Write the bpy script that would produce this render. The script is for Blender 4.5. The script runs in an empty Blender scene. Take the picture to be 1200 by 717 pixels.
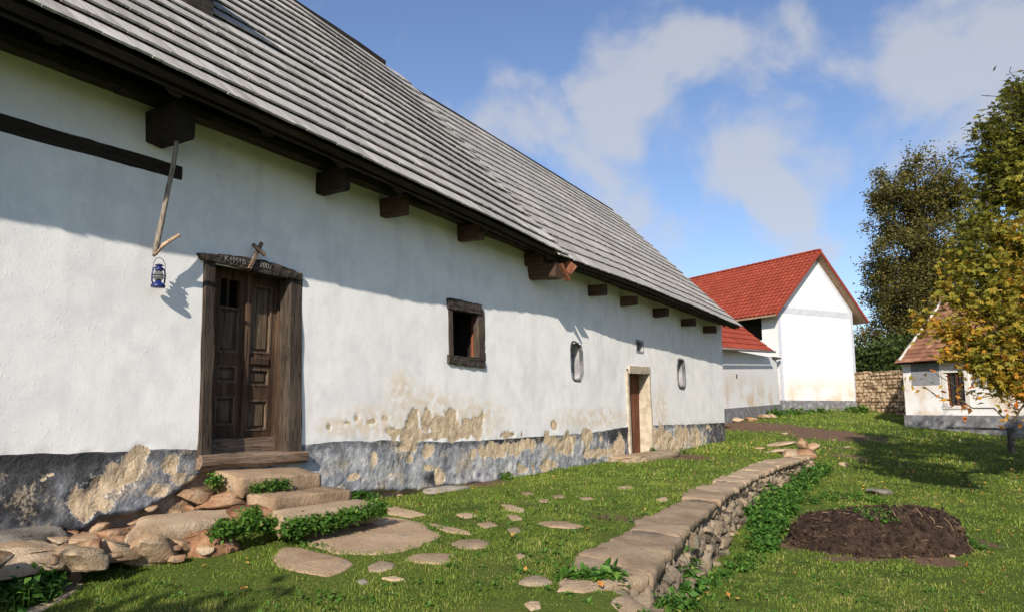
import bpy, math, random
import numpy as np
from mathutils import Vector
random.seed(7); rng = np.random.default_rng(11)
scn = bpy.context.scene
COL = scn.collection
# ------------------------------------------------------------------ camera, sky, sun, exposure
FPX = 880.0
TH = math.atan(121.5 / FPX)
cd = bpy.data.cameras.new('camera'); cam = bpy.data.objects.new('camera', cd); COL.objects.link(cam)
cd.sensor_width = 36; cd.lens = FPX / 1200 * 36; cd.clip_end = 3000; cd.clip_start = .05
cam.location = (0, 0, 1.6); cam.rotation_euler = (math.pi / 2 + TH, 0, 0)
scn.camera = cam
ELEV = math.radians(28.5)
TRAVEL = np.array([.196, .98]); TRAVEL /= np.linalg.norm(TRAVEL)          # where the sunlight goes, on the ground
sl = bpy.data.lights.new('sun', 'SUN'); sun = bpy.data.objects.new('sun', sl); COL.objects.link(sun)
sl.energy = 5.0; sl.angle = math.radians(.5); sl.color = (1.0, .9, .77)
sdir = Vector((TRAVEL[0] * math.cos(ELEV), TRAVEL[1] * math.cos(ELEV), -math.sin(ELEV)))
sun.rotation_euler = sdir.to_track_quat('-Z', 'Y').to_euler()
scn.view_settings.view_transform = 'Standard'; scn.view_settings.look = 'None'
scn.view_settings.exposure = .42; scn.view_settings.gamma = 1
SKY_STRENGTH = .12

def ray(px, py):
    ys = (358.5 - py) / FPX
    return np.array([(px - 600) / FPX, math.cos(TH) - ys * math.sin(TH), math.sin(TH) + ys * math.cos(TH)])

world = bpy.data.worlds.new('World'); scn.world = world; world.use_nodes = True
def build_world():
    nt = world.node_tree; N = nt.nodes; L = nt.links
    for n_ in list(N): N.remove(n_)
    out = N.new('ShaderNodeOutputWorld'); bg = N.new('ShaderNodeBackground'); L.new(bg.outputs[0], out.inputs[0])
    bg.inputs[1].default_value = SKY_STRENGTH
    sky = N.new('ShaderNodeTexSky'); sky.sky_type = 'NISHITA'; sky.sun_disc = False
    sky.sun_elevation = ELEV
    tosun = -TRAVEL
    sky.sun_rotation = math.atan2(tosun[0], tosun[1])
    sky.air_density = 1.0; sky.dust_density = .9; sky.ozone_density = 1.9; sky.altitude = 300
    tc = N.new('ShaderNodeTexCoord')
    nz = N.new('ShaderNodeTexNoise'); nz.inputs['Scale'].default_value = 6.5; nz.inputs['Detail'].default_value = 9
    nz.inputs['Roughness'].default_value = .52; nz.inputs['Distortion'].default_value = .25
    L.new(tc.outputs['Generated'], nz.inputs['Vector'])
    blobs = [(765, 100, 95, 1.25), (860, 130, 105, 1.25), (925, 190, 75, 1.1), (610, 175, 85, .85), (700, 205, 90, .85), (1010, 60, 100, 1.15),
             (1110, 70, 130, 1.1), (1220, 110, 140, 1.1), (1080, 165, 85, .9), (600, 98, 42, .8), (595, 20, 60, .55), (790, 240, 130, .7),
             (860, 290, 120, .5), (520, 150, 40, .5), (1400, 100, 200, .9), (-500, 0, 300, .6)]
    acc = None
    for (px, py, r, s) in blobs:
        v = ray(px, py); v = v / np.linalg.norm(v)
        dt = N.new('ShaderNodeVectorMath'); dt.operation = 'DOT_PRODUCT'; L.new(tc.outputs['Generated'], dt.inputs[0]); dt.inputs[1].default_value = tuple(v)
        mr = N.new('ShaderNodeMapRange'); mr.interpolation_type = 'SMOOTHERSTEP'
        mr.inputs[1].default_value = math.cos(1.45 * r / FPX); mr.inputs[2].default_value = math.cos(.2 * r / FPX); mr.inputs[3].default_value = 0; mr.inputs[4].default_value = s
        L.new(dt.outputs['Value'], mr.inputs[0])
        if acc is None: acc = mr.outputs[0]
        else:
            m = N.new('ShaderNodeMath'); m.operation = 'MAXIMUM'; L.new(acc, m.inputs[0]); L.new(mr.outputs[0], m.inputs[1]); acc = m.outputs[0]
    a = N.new('ShaderNodeMath'); a.operation = 'MULTIPLY_ADD'; L.new(nz.outputs[0], a.inputs[0]); a.inputs[1].default_value = 4.2; a.inputs[2].default_value = -2.3
    b = N.new('ShaderNodeMath'); b.operation = 'ADD'; L.new(a.outputs[0], b.inputs[0]); L.new(acc, b.inputs[1])
    mk = N.new('ShaderNodeMapRange'); mk.interpolation_type = 'SMOOTHSTEP'; L.new(b.outputs[0], mk.inputs[0])
    mk.inputs[1].default_value = .34; mk.inputs[2].default_value = 1.15; mk.inputs[3].default_value = 0; mk.inputs[4].default_value = .7
    mx = N.new('ShaderNodeMix'); mx.data_type = 'RGBA'; L.new(mk.outputs[0], mx.inputs['Factor'])
    hs = N.new('ShaderNodeMix'); hs.data_type = 'RGBA'; hs.blend_type = 'MULTIPLY'; hs.inputs['Factor'].default_value = 1
    L.new(sky.outputs[0], hs.inputs['A']); hs.inputs['B'].default_value = (.87, .88, .98, 1)
    L.new(hs.outputs['Result'], mx.inputs['A']); mx.inputs['B'].default_value = (3.95, 3.95, 4.1, 1)
    L.new(mx.outputs['Result'], bg.inputs[0])
build_world()

# ------------------------------------------------------------------ coordinates
HD = np.array([540, 888.36]); HD /= np.linalg.norm(HD)        # direction of the long house
HN = np.array([HD[1], -HD[0]])                                # its outward normal
DIST = 6.0
def uv_to_xy(u, v): return np.asarray(u)[..., None] * HD + (np.asarray(v)[..., None] - DIST) * HN
def xy_to_uv(x, y): return x * HD[0] + y * HD[1], DIST + x * HN[0] + y * HN[1]
def batter(u): return np.interp(u, [-5, 8, 21.5], [.045, .045, .0])
def hitv(px, py, v):
    r = ray(px, py); t = (v - DIST) / (r[:2] @ HN); p = t * r
    return float(p[:2] @ HD), float(v), float(1.6 + p[2])
def wall(px, py, off=0.0):
    v = off
    for _ in range(8):
        u, _v, z = hitv(px, py, v); v = float(batter(u)) * (3.9 - z) + off
    return u, z
def at(px, py, Y):
    r = ray(px, py); t = Y / r[1]; return np.array([t * r[0], Y, 1.6 + t * r[2]])
def hitplane(px, py, p0, nrm):
    r = ray(px, py); c = np.array([0, 0, 1.6]); t = ((p0 - c) @ nrm) / (r @ nrm); return c + t * r
def smooth(a, b, x):
    t = np.clip((x - a) / (b - a), 0, 1); return t * t * (3 - 2 * t)
# vectorised value noise
def vnoise(x, y, z=0.0, seed=0):
    x, y, z = np.broadcast_arrays(np.asarray(x, float), np.asarray(y, float), np.asarray(z, float))
    xi = np.floor(x).astype(np.int64); yi = np.floor(y).astype(np.int64); zi = np.floor(z).astype(np.int64)
    fx, fy, fz = x - xi, y - yi, z - zi
    fx = fx * fx * (3 - 2 * fx); fy = fy * fy * (3 - 2 * fy); fz = fz * fz * (3 - 2 * fz)
    def h(a, b, c):
        n = (a * 374761393 + b * 668265263 + c * 2147483647 + seed * 1274126177) & 0xffffffff
        n = ((n ^ (n >> 13)) * 1274126177) & 0xffffffff
        n = ((n ^ (n >> 16)) * 2246822519) & 0xffffffff
        return ((n ^ (n >> 15)) & 0xffff) / 65535.0
    r = 0
    for a in (0, 1):
        for b in (0, 1):
            for c in (0, 1):
                w = (fx if a else 1 - fx) * (fy if b else 1 - fy) * (fz if c else 1 - fz)
                r = r + w * h(xi + a, yi + b, zi + c)
    return r * 2 - 1
def fbm(x, y, z=0.0, seed=0, oct=4):
    r = 0; a = 1; s = 0
    for i in range(oct):
        r = r + a * vnoise(np.asarray(x) * 2 ** i, np.asarray(y) * 2 ** i, np.asarray(z) * 2 ** i, seed + i); s += a; a *= .5
    return r / s
# ground heights: a terrace beside the house, a lower lawn right of the dry stone wall
def edge_v(u): return np.interp(u, [0, 3, 4.4, 5.05, 5.95, 7.35, 9.4, 11.5, 14.2, 18, 22], [5.0, 4.2, 3.88, 4.0, 3.86, 3.58, 3.29, 3.05, 2.88, 2.9, 2.9])
def gz0(x, y):
    x = np.asarray(x, float); y = np.asarray(y, float)
    u, v = xy_to_uv(x, y)
    L = np.interp(y, [-40, 0, 8, 12, 17, 21, 24, 28, 32, 36, 40, 60, 200], [-.6, 0, .02, .14, .4, .62, .85, 1.15, 1.4, 1.72, 1.85, 1.9, 1.7])
    L = L - .02 * np.clip(x - 8, 0, 8) * smooth(18, 26, y) * (1 - smooth(34, 36, y))
    L = L + .3 * np.exp(-((u - 4.5) / 1.5) ** 2) * np.exp(-((v - 4.0) / .8) ** 2)
    T = np.interp(u, [-4, 0, 3, 4.4, 12, 17, 22, 26], [.0, .12, .38, .49, .55, .58, .68, .9]) + .025 * np.clip(3.4 - v, -1, 3.4)
    T = np.maximum(T, L * smooth(18, 23, u) + T * (1 - smooth(18, 23, u)))
    e = edge_v(u)
    w0 = np.where(u < 5, .25 + 1.2 * np.clip((5 - u) / 3, 0, 1), np.where(u > 17, .25 + 2 * np.clip((u - 17) / 3, 0, 1), .13))
    off = np.interp(u, [3, 4.5, 5.1], [.5, .3, -.32]) + np.where((w0 > .2) & (u > 10), .1, 0)
    k = smooth(-w0, w0, v - (e + off))
    z = T * (1 - k) + L * k
    far = smooth(40, 60, np.hypot(x - 5, y - 15))
    return z * (1 - far) + np.where(y > 0, 1.8, -.5) * far
def gz(x, y):
    return gz0(x, y) + .02 * fbm(np.asarray(x) * .9, np.asarray(y) * .9, 0, 5, 3) + .008 * fbm(np.asarray(x) * 4, np.asarray(y) * 4, 0, 9, 2)
def ground(px, py, tmax=80):
    r = ray(px, py); ts = np.linspace(1, tmax, 6000)
    zz = 1.6 + ts * r[2] - gz(ts * r[0], ts * r[1])
    i = int(np.argmax(zz < 0)); t = ts[i] if zz[i] < 0 else tmax
    return np.array([t * r[0], t * r[1], float(gz(t * r[0], t * r[1]))])

# ------------------------------------------------------------------ mesh helpers
def tag(o, label=None, cat=None, group=None, kind=None):
    if label: o['label'] = label
    if cat: o['category'] = cat
    if group: o['group'] = group
    if kind: o['kind'] = kind
    return o
def thing(name, label, cat, loc=(0, 0, 0), rz=0, group=None):
    o = bpy.data.objects.new(name, None); COL.objects.link(o); o.location = loc; o.rotation_euler = (0, 0, rz); o.empty_display_size = .2
    return tag(o, label, cat, group)
def link(name, me, m, parent=None):
    o = bpy.data.objects.new(name, me); COL.objects.link(o)
    if m is not None: me.materials.append(m)
    if parent is not None: o.parent = parent
    return o
def mk(name, V, F, m, parent=None, attrs=None, smooth_=False, loc=None):
    V = np.asarray(V, dtype=np.float32).reshape(-1, 3)
    if loc is not None: V = V - np.asarray(loc, dtype=np.float32)
    me = bpy.data.meshes.new(name)
    if isinstance(F, np.ndarray):
        k = F.shape[1]; nf = F.shape[0]
        me.vertices.add(len(V)); me.vertices.foreach_set('co', V.ravel())
        me.loops.add(nf * k); me.loops.foreach_set('vertex_index', F.astype(np.int32).ravel())
        me.polygons.add(nf); me.polygons.foreach_set('loop_start', np.arange(0, nf * k, k, dtype=np.int32))
        me.polygons.foreach_set('loop_total', np.full(nf, k, dtype=np.int32))
        me.update(calc_edges=True); me.validate()
    else:
        me.from_pydata([tuple(map(float, v)) for v in V], [], [tuple(int(i) for i in f) for f in F]); me.update()
    if attrs:
        for an, av in attrs.items():
            a = me.attributes.new(an, 'FLOAT', 'POINT'); a.data.foreach_set('value', np.asarray(av, dtype=np.float32))
    if smooth_: me.shade_smooth()
    else: me.shade_flat()
    o = link(name, me, m, parent)
    if loc is not None: o.location = tuple(float(c) for c in loc)
    return o
class MB:
    def __init__(s): s.V = []; s.F = []; s.T = []
    def add(s, V, F, t=0.0):
        b = len(s.V); s.V += [tuple(map(float, v)) for v in V]; s.F += [tuple(int(i) + b for i in f) for f in F]; s.T += [float(t)] * len(V); return s
    def box(s, x0, x1, y0, y1, z0, z1, t=0.0):
        return s.add([(x0, y0, z0), (x1, y0, z0), (x1, y1, z0), (x0, y1, z0), (x0, y0, z1), (x1, y0, z1), (x1, y1, z1), (x0, y1, z1)],
                     [(0, 3, 2, 1), (4, 5, 6, 7), (0, 1, 5, 4), (1, 2, 6, 5), (2, 3, 7, 6), (3, 0, 4, 7)], t)
    def hexa(s, P, t=0.0):   # 4 bottom, 4 top
        return s.add(P, [(0, 3, 2, 1), (4, 5, 6, 7), (0, 1, 5, 4), (1, 2, 6, 5), (2, 3, 7, 6), (3, 0, 4, 7)], t)
    def build(s, name, m, parent=None, sm=False, loc=None):
        return mk(name, s.V, s.F, m, parent, {'tint': s.T}, sm, loc)
def beam(mb, p0, p1, up, w, h, n=10, jit=.006, rnd=.18, seed=0, t=None, taper=1.0, bow=0.0):
    """an aged timber: rounded cross section, slightly uneven"""
    p0 = np.array(p0, float); p1 = np.array(p1, float); d = p1 - p0; Ln = np.linalg.norm(d); d /= Ln
    up = np.array(up, float); up -= d * (up @ d); up /= np.linalg.norm(up); sd = np.cross(d, up)
    c = rnd * min(w, h)
    prof = [(-w / 2 + c, -h / 2), (w / 2 - c, -h / 2), (w / 2, -h / 2 + c), (w / 2, h / 2 - c), (w / 2 - c, h / 2), (-w / 2 + c, h / 2), (-w / 2, h / 2 - c), (-w / 2, -h / 2 + c)]
    V = []
    for i in range(n + 1):
        f = i / n; k = 1 + (taper - 1) * f; cpt = p0 + d * Ln * f + up * bow * math.sin(math.pi * f)
        for j, (a, b) in enumerate(prof):
            na = float(vnoise(f * Ln * 3 + seed * 3.1, j * 1.7, seed)) * jit; nb = float(vnoise(f * Ln * 3 + seed * 1.3 + 50, j * 1.7, seed)) * jit
            V.append(cpt + sd * (a * k + na) + up * (b * k + nb))
    F = [tuple(range(7, -1, -1)), tuple(n * 8 + j for j in range(8))]
    for i in range(n):
        for j in range(8): F.append((i * 8 + j, i * 8 + (j + 1) % 8, (i + 1) * 8 + (j + 1) % 8, (i + 1) * 8 + j))
    mb.add(V, F, random.random() if t is None else t)
def tube(mb, pts, rad, k=6, t=0.0):
    pts = [np.array(p, float) for p in pts]; V = []; n = len(pts)
    for i, p in enumerate(pts):
        d = pts[min(i + 1, n - 1)] - pts[max(i - 1, 0)]; d /= max(np.linalg.norm(d), 1e-9)
        ref = np.array((0, 0, 1.)) if abs(pts[-1][2] - pts[0][2]) < .8 * np.linalg.norm(pts[-1] - pts[0]) else np.array((0, 1., 0)); a = np.cross(d, ref)
        if np.linalg.norm(a) < .1: a = np.cross(d, (1, .3, 0))
        a /= np.linalg.norm(a); b = np.cross(d, a); r = rad[i] if hasattr(rad, '__len__') else rad
        for j in range(k):
            th = 2 * math.pi * j / k; V.append(p + r * (a * math.cos(th) + b * math.sin(th)))
    F = [tuple(range(k - 1, -1, -1)), tuple((n - 1) * k + j for j in range(k))]
    for i in range(n - 1):
        for j in range(k): F.append((i * k + j, i * k + (j + 1) % k, (i + 1) * k + (j + 1) % k, (i + 1) * k + j))
    mb.add(V, F, t)
# icosphere templates
def ico(sub):
    import bmesh
    bm = bmesh.new(); bmesh.ops.create_icosphere(bm, subdivisions=sub, radius=1)
    V = np.array([v.co[:] for v in bm.verts]); F = [tuple(v.index for v in f.verts) for f in bm.faces]; bm.free(); return V, F
ICO = {2: ico(2), 3: ico(3), 4: ico(4)}
def rock_v(size, rz=0, seed=0, sub=3, sq=.62, cuts=9, rough=.05, tilt=(0, 0)):
    V, F = ICO[sub]; r = np.random.default_rng(seed)
    P = np.sign(V) * np.abs(V) ** sq; P /= np.max(np.abs(P))
    for _ in range(cuts + 5):
        nn = r.normal(size=3); nn /= np.linalg.norm(nn); dd = r.uniform(.55, .92)
        k = P @ nn - dd; P = P - np.clip(k, 0, None)[:, None] * nn * .98
    P = P * (1 + 1.6 * rough * fbm(P[:, 0] * 2.5 + seed, P[:, 1] * 2.5, P[:, 2] * 2.5, seed, 4))[:, None]
    P = P + .6 * rough * np.stack([vnoise(P[:, 0] * 7, P[:, 1] * 7, P[:, 2] * 7 + seed, s) for s in (1, 2, 3)], 1)
    P = P * np.array(size) / 2
    cx, sx = math.cos(tilt[0]), math.sin(tilt[0]); P = P @ np.array([[1, 0, 0], [0, cx, -sx], [0, sx, cx]]).T
    cy, sy = math.cos(tilt[1]), math.sin(tilt[1]); P = P @ np.array([[cy, 0, sy], [0, 1, 0], [-sy, 0, cy]]).T
    c, s = math.cos(rz), math.sin(rz); P = P @ np.array([[c, -s, 0], [s, c, 0], [0, 0, 1]]).T
    return P, F

# ------------------------------------------------------------------ materials
class MT:
    def __init__(s, name, rough=.9, spec=.25):
        s.m = bpy.data.materials.new(name); s.m.use_nodes = True; s.nt = s.m.node_tree; s.N = s.nt.nodes; s.L = s.nt.links
        s.b = s.N['Principled BSDF']; s.b.inputs['Roughness'].default_value = rough; s.b.inputs['Specular IOR Level'].default_value = spec
        s.tc = s.N.new('ShaderNodeTexCoord')
    def inp(s, sock, v):
        if hasattr(v, 'is_linked') or hasattr(v, 'links'): s.L.new(v, sock)
        elif isinstance(v, (tuple, list)) and len(v) == 3 and sock.type == 'RGBA': sock.default_value = (*v, 1)
        else: sock.default_value = v
    def coord(s, scale=(1, 1, 1), kind='Object'):
        mp = s.N.new('ShaderNodeMapping'); mp.inputs['Scale'].default_value = scale; s.L.new(s.tc.outputs[kind], mp.inputs[0]); return mp.outputs[0]
    def noise(s, scale, detail=4, vec=None, rough=.55, dist=0):
        n = s.N.new('ShaderNodeTexNoise'); n.inputs['Scale'].default_value = scale; n.inputs['Detail'].default_value = detail
        n.inputs['Roughness'].default_value = rough; n.inputs['Distortion'].default_value = dist
        s.L.new(vec if vec is not None else s.tc.outputs['Object'], n.inputs['Vector']); return n.outputs[0]
    def vor(s, scale, vec=None, feat='F1', out='Distance'):
        n = s.N.new('ShaderNodeTexVoronoi'); n.feature = feat; n.inputs['Scale'].default_value = scale
        s.L.new(vec if vec is not None else s.tc.outputs['Object'], n.inputs['Vector']); return n.outputs[out]
    def attr(s, name):
        n = s.N.new('ShaderNodeAttribute'); n.attribute_name = name; return n.outputs['Fac']
    def math(s, op, a, b=0.0, c=0.0):
        n = s.N.new('ShaderNodeMath'); n.operation = op
        for i, v in enumerate((a, b, c)): s.inp(n.inputs[i], v)
        return n.outputs[0]
    def mr(s, v, a, b, c=0., d=1., sm=True):
        n = s.N.new('ShaderNodeMapRange'); n.interpolation_type = 'SMOOTHSTEP' if sm else 'LINEAR'
        for i, q in enumerate((v, a, b, c, d)): s.inp(n.inputs[i], q)
        return n.outputs[0]
    def ramp(s, v, stops):
        n = s.N.new('ShaderNodeValToRGB'); s.L.new(v, n.inputs[0]); e = n.color_ramp.elements
        while len(e) < len(stops): e.new(.5)
        for i, (p, c) in enumerate(stops): e[i].position = p; e[i].color = (*c, 1)
        return n.outputs[0]
    def mix(s, f, a, b, bt='MIX'):
        n = s.N.new('ShaderNodeMix'); n.data_type = 'RGBA'; n.blend_type = bt
        s.inp(n.inputs['Factor'], f); s.inp(n.inputs['A'], a); s.inp(n.inputs['B'], b); return n.outputs['Result']
    def bump(s, h, st=.3, dist=.01, prev=None):
        n = s.N.new('ShaderNodeBump'); n.inputs['Strength'].default_value = st; n.inputs['Distance'].default_value = dist; s.L.new(h, n.inputs['Height'])
        if prev is not None: s.L.new(prev, n.inputs['Normal'])
        return n.outputs[0]
    def fin(s, col, nrm=None, rough=None):
        s.inp(s.b.inputs['Base Color'], col)
        if nrm is not None: s.L.new(nrm, s.b.inputs['Normal'])
        if rough is not None: s.inp(s.b.inputs['Roughness'], rough)
        return s.m

def wood(name, dark, mid, light, axis='x', grain=28, bump=.5, dist=.006):
    m = MT(name, .82, .2)
    sc = {'x': (.06, 1, 1), 'y': (1, .06, 1), 'z': (1, 1, .06)}[axis]
    v = m.coord(sc); g = m.noise(grain, 6, v, .65, .6); lo = m.noise(1.7, 3); fine = m.noise(grain * 3.2, 3, v, .6)
    f = m.math('ADD', m.math('MULTIPLY', g, .62), m.math('MULTIPLY', lo, .38))
    c = m.ramp(f, [(.3, dark), (.5, mid), (.72, light)])
    tn = m.mr(m.attr('tint'), 0, 1, .72, 1.22, False)
    c = m.mix(1.0, c, m.mix(1.0, (0, 0, 0), tn), 'MULTIPLY') if False else m.mix(1.0, c, tn, 'MULTIPLY')
    cracks = m.mr(fine, .36, .44); c = m.mix(cracks, m.mix(1.0, c, (.35, .33, .32), 'MULTIPLY'), c)
    n1 = m.bump(g, bump, dist); n2 = m.bump(cracks, bump, dist * .6, n1)
    return m.fin(c, n2)
M = {}
M['wood_black'] = wood('eaves_wood', (.012, .009, .007), (.03, .022, .016), (.06, .045, .033))
M['wood_joist'] = wood('joist_wood', (.03, .018, .012), (.07, .042, .028), (.12, .075, .05), 'y', 20)
M['wood_red'] = wood('reddish_timber', (.09, .035, .02), (.2, .075, .04), (.32, .15, .085), 'z', 22)
M['wood_jamb'] = wood('jamb_wood', (.024, .018, .014), (.058, .044, .034), (.13, .102, .078), 'z', 26, .8)
M['wood_sill'] = wood('sill_wood', (.06, .042, .03), (.15, .105, .075), (.27, .2, .145), 'x', 26, .8)
M['wood_lintel'] = wood('lintel_wood', (.02, .017, .014), (.048, .04, .033), (.1, .082, .066), 'x', 24, .8)
M['wood_door'] = wood('door_wood', (.03, .018, .012), (.075, .045, .028), (.17, .11, .07), 'z', 24, .6)
M['wood_panel'] = wood('door_panel_wood', (.04, .028, .02), (.095, .066, .046), (.18, .13, .09), 'z', 24, .6)
M['wood_grey'] = wood('weathered_branch', (.12, .1, .085), (.24, .2, .165), (.38, .33, .28), 'z', 30, .8)
M['wood_pale'] = wood('pale_branch', (.25, .17, .12), (.42, .29, .2), (.6, .45, .34), 'x', 30, .6)
M['wood_soffit'] = wood('planed_soffit', (.2, .13, .08), (.34, .23, .15), (.45, .32, .21), 'x', 12, .3)
M['wood_fence'] = wood('fence_wood', (.04, .035, .03), (.09, .08, .07), (.17, .15, .13), 'z', 20, .6)

def m_shingle():
    m = MT('silver_shingles', .85, .2)
    t = m.attr('tint'); v = m.coord((1, .06, .06)); g = m.noise(60, 5, v, .65); lo = m.noise(.7, 4); mid = m.noise(5, 4)
    base = m.ramp(t, [(0, (.22, .2, .18)), (.35, (.34, .32, .295)), (.75, (.45, .43, .405)), (1, (.54, .52, .495))])
    c = m.mix(m.mr(lo, .4, .68, 0, .6), base, (.3, .3, .295)); c = m.mix(m.mr(mid, .55, .78, 0, .5), c, (.3, .25, .21))
    c = m.mix(1.0, c, m.ramp(g, [(.3, (.55, .53, .5)), (.55, (1, 1, 1)), (.8, (1.15, 1.12, 1.1))]), 'MULTIPLY')
    return m.fin(c, m.bump(g, .6, .006))
M['shingle'] = m_shingle()

def m_wall():
    m = MT('limewashed_wall', .93, .12)
    pl = m.attr('plinth'); pe = m.attr('peel'); bs = m.attr('base'); dk = m.attr('dark')
    n1 = m.noise(9, 6, None, .62); n2 = m.noise(38, 4, None, .6); n3 = m.noise(2.2, 5, None, .6, .4); n4 = m.noise(110, 3)
    nn = m.math('ADD', m.math('MULTIPLY', n1, .6), m.math('MULTIPLY', n2, .4)); ctr = m.math('SUBTRACT', nn, .5)
    # white limewash, soft stains and streaks
    stk = m.noise(1.5, 5, m.coord((2.2, 1, .35)), .6)
    white = m.mix(m.mr(n3, .4, .68, 0, .7), (.83, .825, .81), (.7, .7, .7)); white = m.mix(m.mr(stk, .5, .72, 0, .6), white, (.66, .655, .645)); white = m.mix(m.mr(m.vor(.9, m.coord((1, 1, .8)), 'DISTANCE_TO_EDGE'), .0, .004, .0, 0), white, (.4, .4, .4)); white = m.mix(m.mr(m.noise(.8, 6, None, .7), .56, .6, 0, .28), white, (.62, .62, .625))
    white = m.mix(m.mr(m.noise(60, 2), .64, .7, 0, .45), white, (.6, .58, .55))
    warm = m.mr(m.attr('stain'), .0, 1.0, 0, .75); white = m.mix(m.math('MULTIPLY', warm, m.mr(n1, .35, .6)), white, (.66, .53, .38))
    # plinth paint: charcoal under faded grey blue lime
    k = m.math('ADD', m.math('ADD', m.math('MULTIPLY', n3, .7), m.math('MULTIPLY', n1, .75)), m.math('MULTIPLY', dk, -.4)); k = m.math('SUBTRACT', k, .15)
    blue = m.ramp(k, [(.08, (.045, .046, .049)), (.2, (.085, .087, .094)), (.33, (.16, .166, .18)), (.44, (.27, .28, .3)), (.6, (.5, .5, .5))])
    tan = m.ramp(nn, [(.3, (.26, .175, .1)), (.43, (.47, .36, .235)), (.56, (.6, .48, .33)), (.7, (.72, .62, .47))])
    earth = m.ramp(nn, [(.3, (.12, .085, .06)), (.45, (.3, .2, .13)), (.6, (.42, .3, .2)), (.75, (.5, .26, .15))])
    blue = m.mix(m.mr(m.math('ADD', m.math('MULTIPLY', m.noise(3.1, 6, None, .65), .8), m.math('MULTIPLY', n2, .2)), .53, .62, 0, .75), blue, m.mix(m.mr(n2, .4, .6), (.33, .26, .18), (.52, .44, .33)))
    plm = m.mr(m.math('ADD', pl, m.math('MULTIPLY', ctr, .05)), .47, .53)
    c = m.mix(plm, white, blue)
    pem = m.mr(m.math('ADD', pe, m.math('MULTIPLY', ctr, 1.1)), .46, .52)
    halo = m.mr(m.math('ADD', pe, m.math('MULTIPLY', ctr, 1.1)), .36, .47); lime = m.mix(m.mr(n2, .45, .55), c, (.62, .6, .57))
    c = m.mix(m.math('MULTIPLY', halo, plm), c, lime)
    c = m.mix(pem, c, tan)
    bsm = m.mr(m.math('ADD', bs, m.math('MULTIPLY', ctr, .5)), .45, .55); c = m.mix(bsm, c, earth)
    rough_mask = m.math('MAXIMUM', m.math('MAXIMUM', plm, pem), .07)
    h1 = m.math('MULTIPLY', m.math('ADD', n1, m.math('MULTIPLY', n2, .6)), rough_mask)
    h2 = m.math('SUBTRACT', m.math('MULTIPLY', n4, .1), m.math('MULTIPLY', pem, .25))
    b = m.bump(h1, .75, .022); b = m.bump(h2, .8, .008, b)
    lump = m.mr(m.noise(34, 3, m.coord((1, 1, .8))), .6, .68); b = m.bump(lump, .22, .004, b)
    return m.fin(c, b)
M['wall'] = m_wall()
def plain(name, c1, c2, sc=6, bs=.3, bd=.01, rough=.9, fine=60):
    m = MT(name, rough, .2); n = m.noise(sc, 6); f = m.noise(fine, 4)
    c = m.mix(m.mr(n, .35, .65), c1, c2); c = m.mix(m.mr(f, .35, .65, 0, .35), c, tuple(x * .7 for x in c1))
    return m.fin(c, m.bump(f, bs, bd, m.bump(n, bs, bd * 2)))
M['white'] = plain('white_render', (.8, .8, .79), (.74, .74, .73), 3, .25, .01)
M['grey_rim'] = plain('grey_painted_rim', (.07, .075, .08), (.2, .205, .21), 7, .4, .01)
M['reveal'] = plain('grey_reveal_plaster', (.36, .36, .36), (.2, .2, .21), 6, .3, .01)
M['black'] = plain('painted_darkness', (.012, .011, .01), (.02, .018, .016), 6, .1, .01)  # near-black colour stands for the darkness inside openings
M['limestone'] = plain('sandstone_frame', (.5, .44, .34), (.34, .29, .22), 8, .5, .01)
M['iron'] = plain('old_iron', (.03, .026, .022), (.07, .04, .025), 40, .3, .002, .6)
def m_stone(name, pal, sc=3.0, sparkle=.0, lich=True):
    m = MT(name, .9, .2); t = m.attr('tint'); n = m.noise(sc, 6, None, .6); f = m.noise(sc * 14, 4, None, .7); q = m.noise(sc * 45, 2)
    w = m.math('ADD', m.math('MULTIPLY', n, .55), m.math('ADD', m.math('MULTIPLY', f, .25), m.math('MULTIPLY', t, .2)))
    w = m.math('MULTIPLY_ADD', w, 1.7, -.35)
    c = m.ramp(w, pal)
    if lich: c = m.mix(m.mr(m.noise(sc * 2.3, 5), .58, .68, 0, .55), c, (.2, .195, .165))
    c = m.mix(m.mr(q, .3, .42, .5, 0), c, (.08, .06, .045))
    return m.fin(c, m.bump(q, .6, .006, m.bump(f, .9, .022)))
M['stone_warm'] = m_stone('warm_stone', [(.3, (0.169, 0.104, 0.063)), (.42, (0.304, 0.201, 0.122)), (.55, (0.389, 0.273, 0.170)), (.7, (0.465, 0.362, 0.251))])
M['stone_red'] = m_stone('reddish_stone', [(.3, (0.135, 0.064, 0.037)), (.42, (0.279, 0.145, 0.081)), (.55, (0.363, 0.217, 0.125)), (.7, (0.422, 0.297, 0.192))])
M['stone_wall'] = m_stone('field_stone', [(.3, (0.093, 0.075, 0.053)), (.42, (0.195, 0.154, 0.109)), (.55, (0.287, 0.225, 0.158)), (.7, (0.371, 0.291, 0.203))], 4)
M['stone_slab'] = m_stone('granite_slab', [(.28, (0.213, 0.157, 0.102)), (.42, (0.320, 0.238, 0.157)), (.58, (0.387, 0.291, 0.193)), (.75, (0.464, 0.355, 0.242))], 2.2)
M['stone_flag'] = m_stone('flagstone', [(.28, (0.237, 0.164, 0.105)), (.42, (0.346, 0.248, 0.160)), (.58, (0.414, 0.301, 0.194)), (.75, (0.494, 0.368, 0.243))], 2.2)
M['stone_grey'] = m_stone('grey_rubble', [(.3, (0.140, 0.125, 0.108)), (.45, (0.222, 0.204, 0.173)), (.6, (0.297, 0.267, 0.223)), (.75, (0.371, 0.337, 0.288))], 3)

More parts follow.
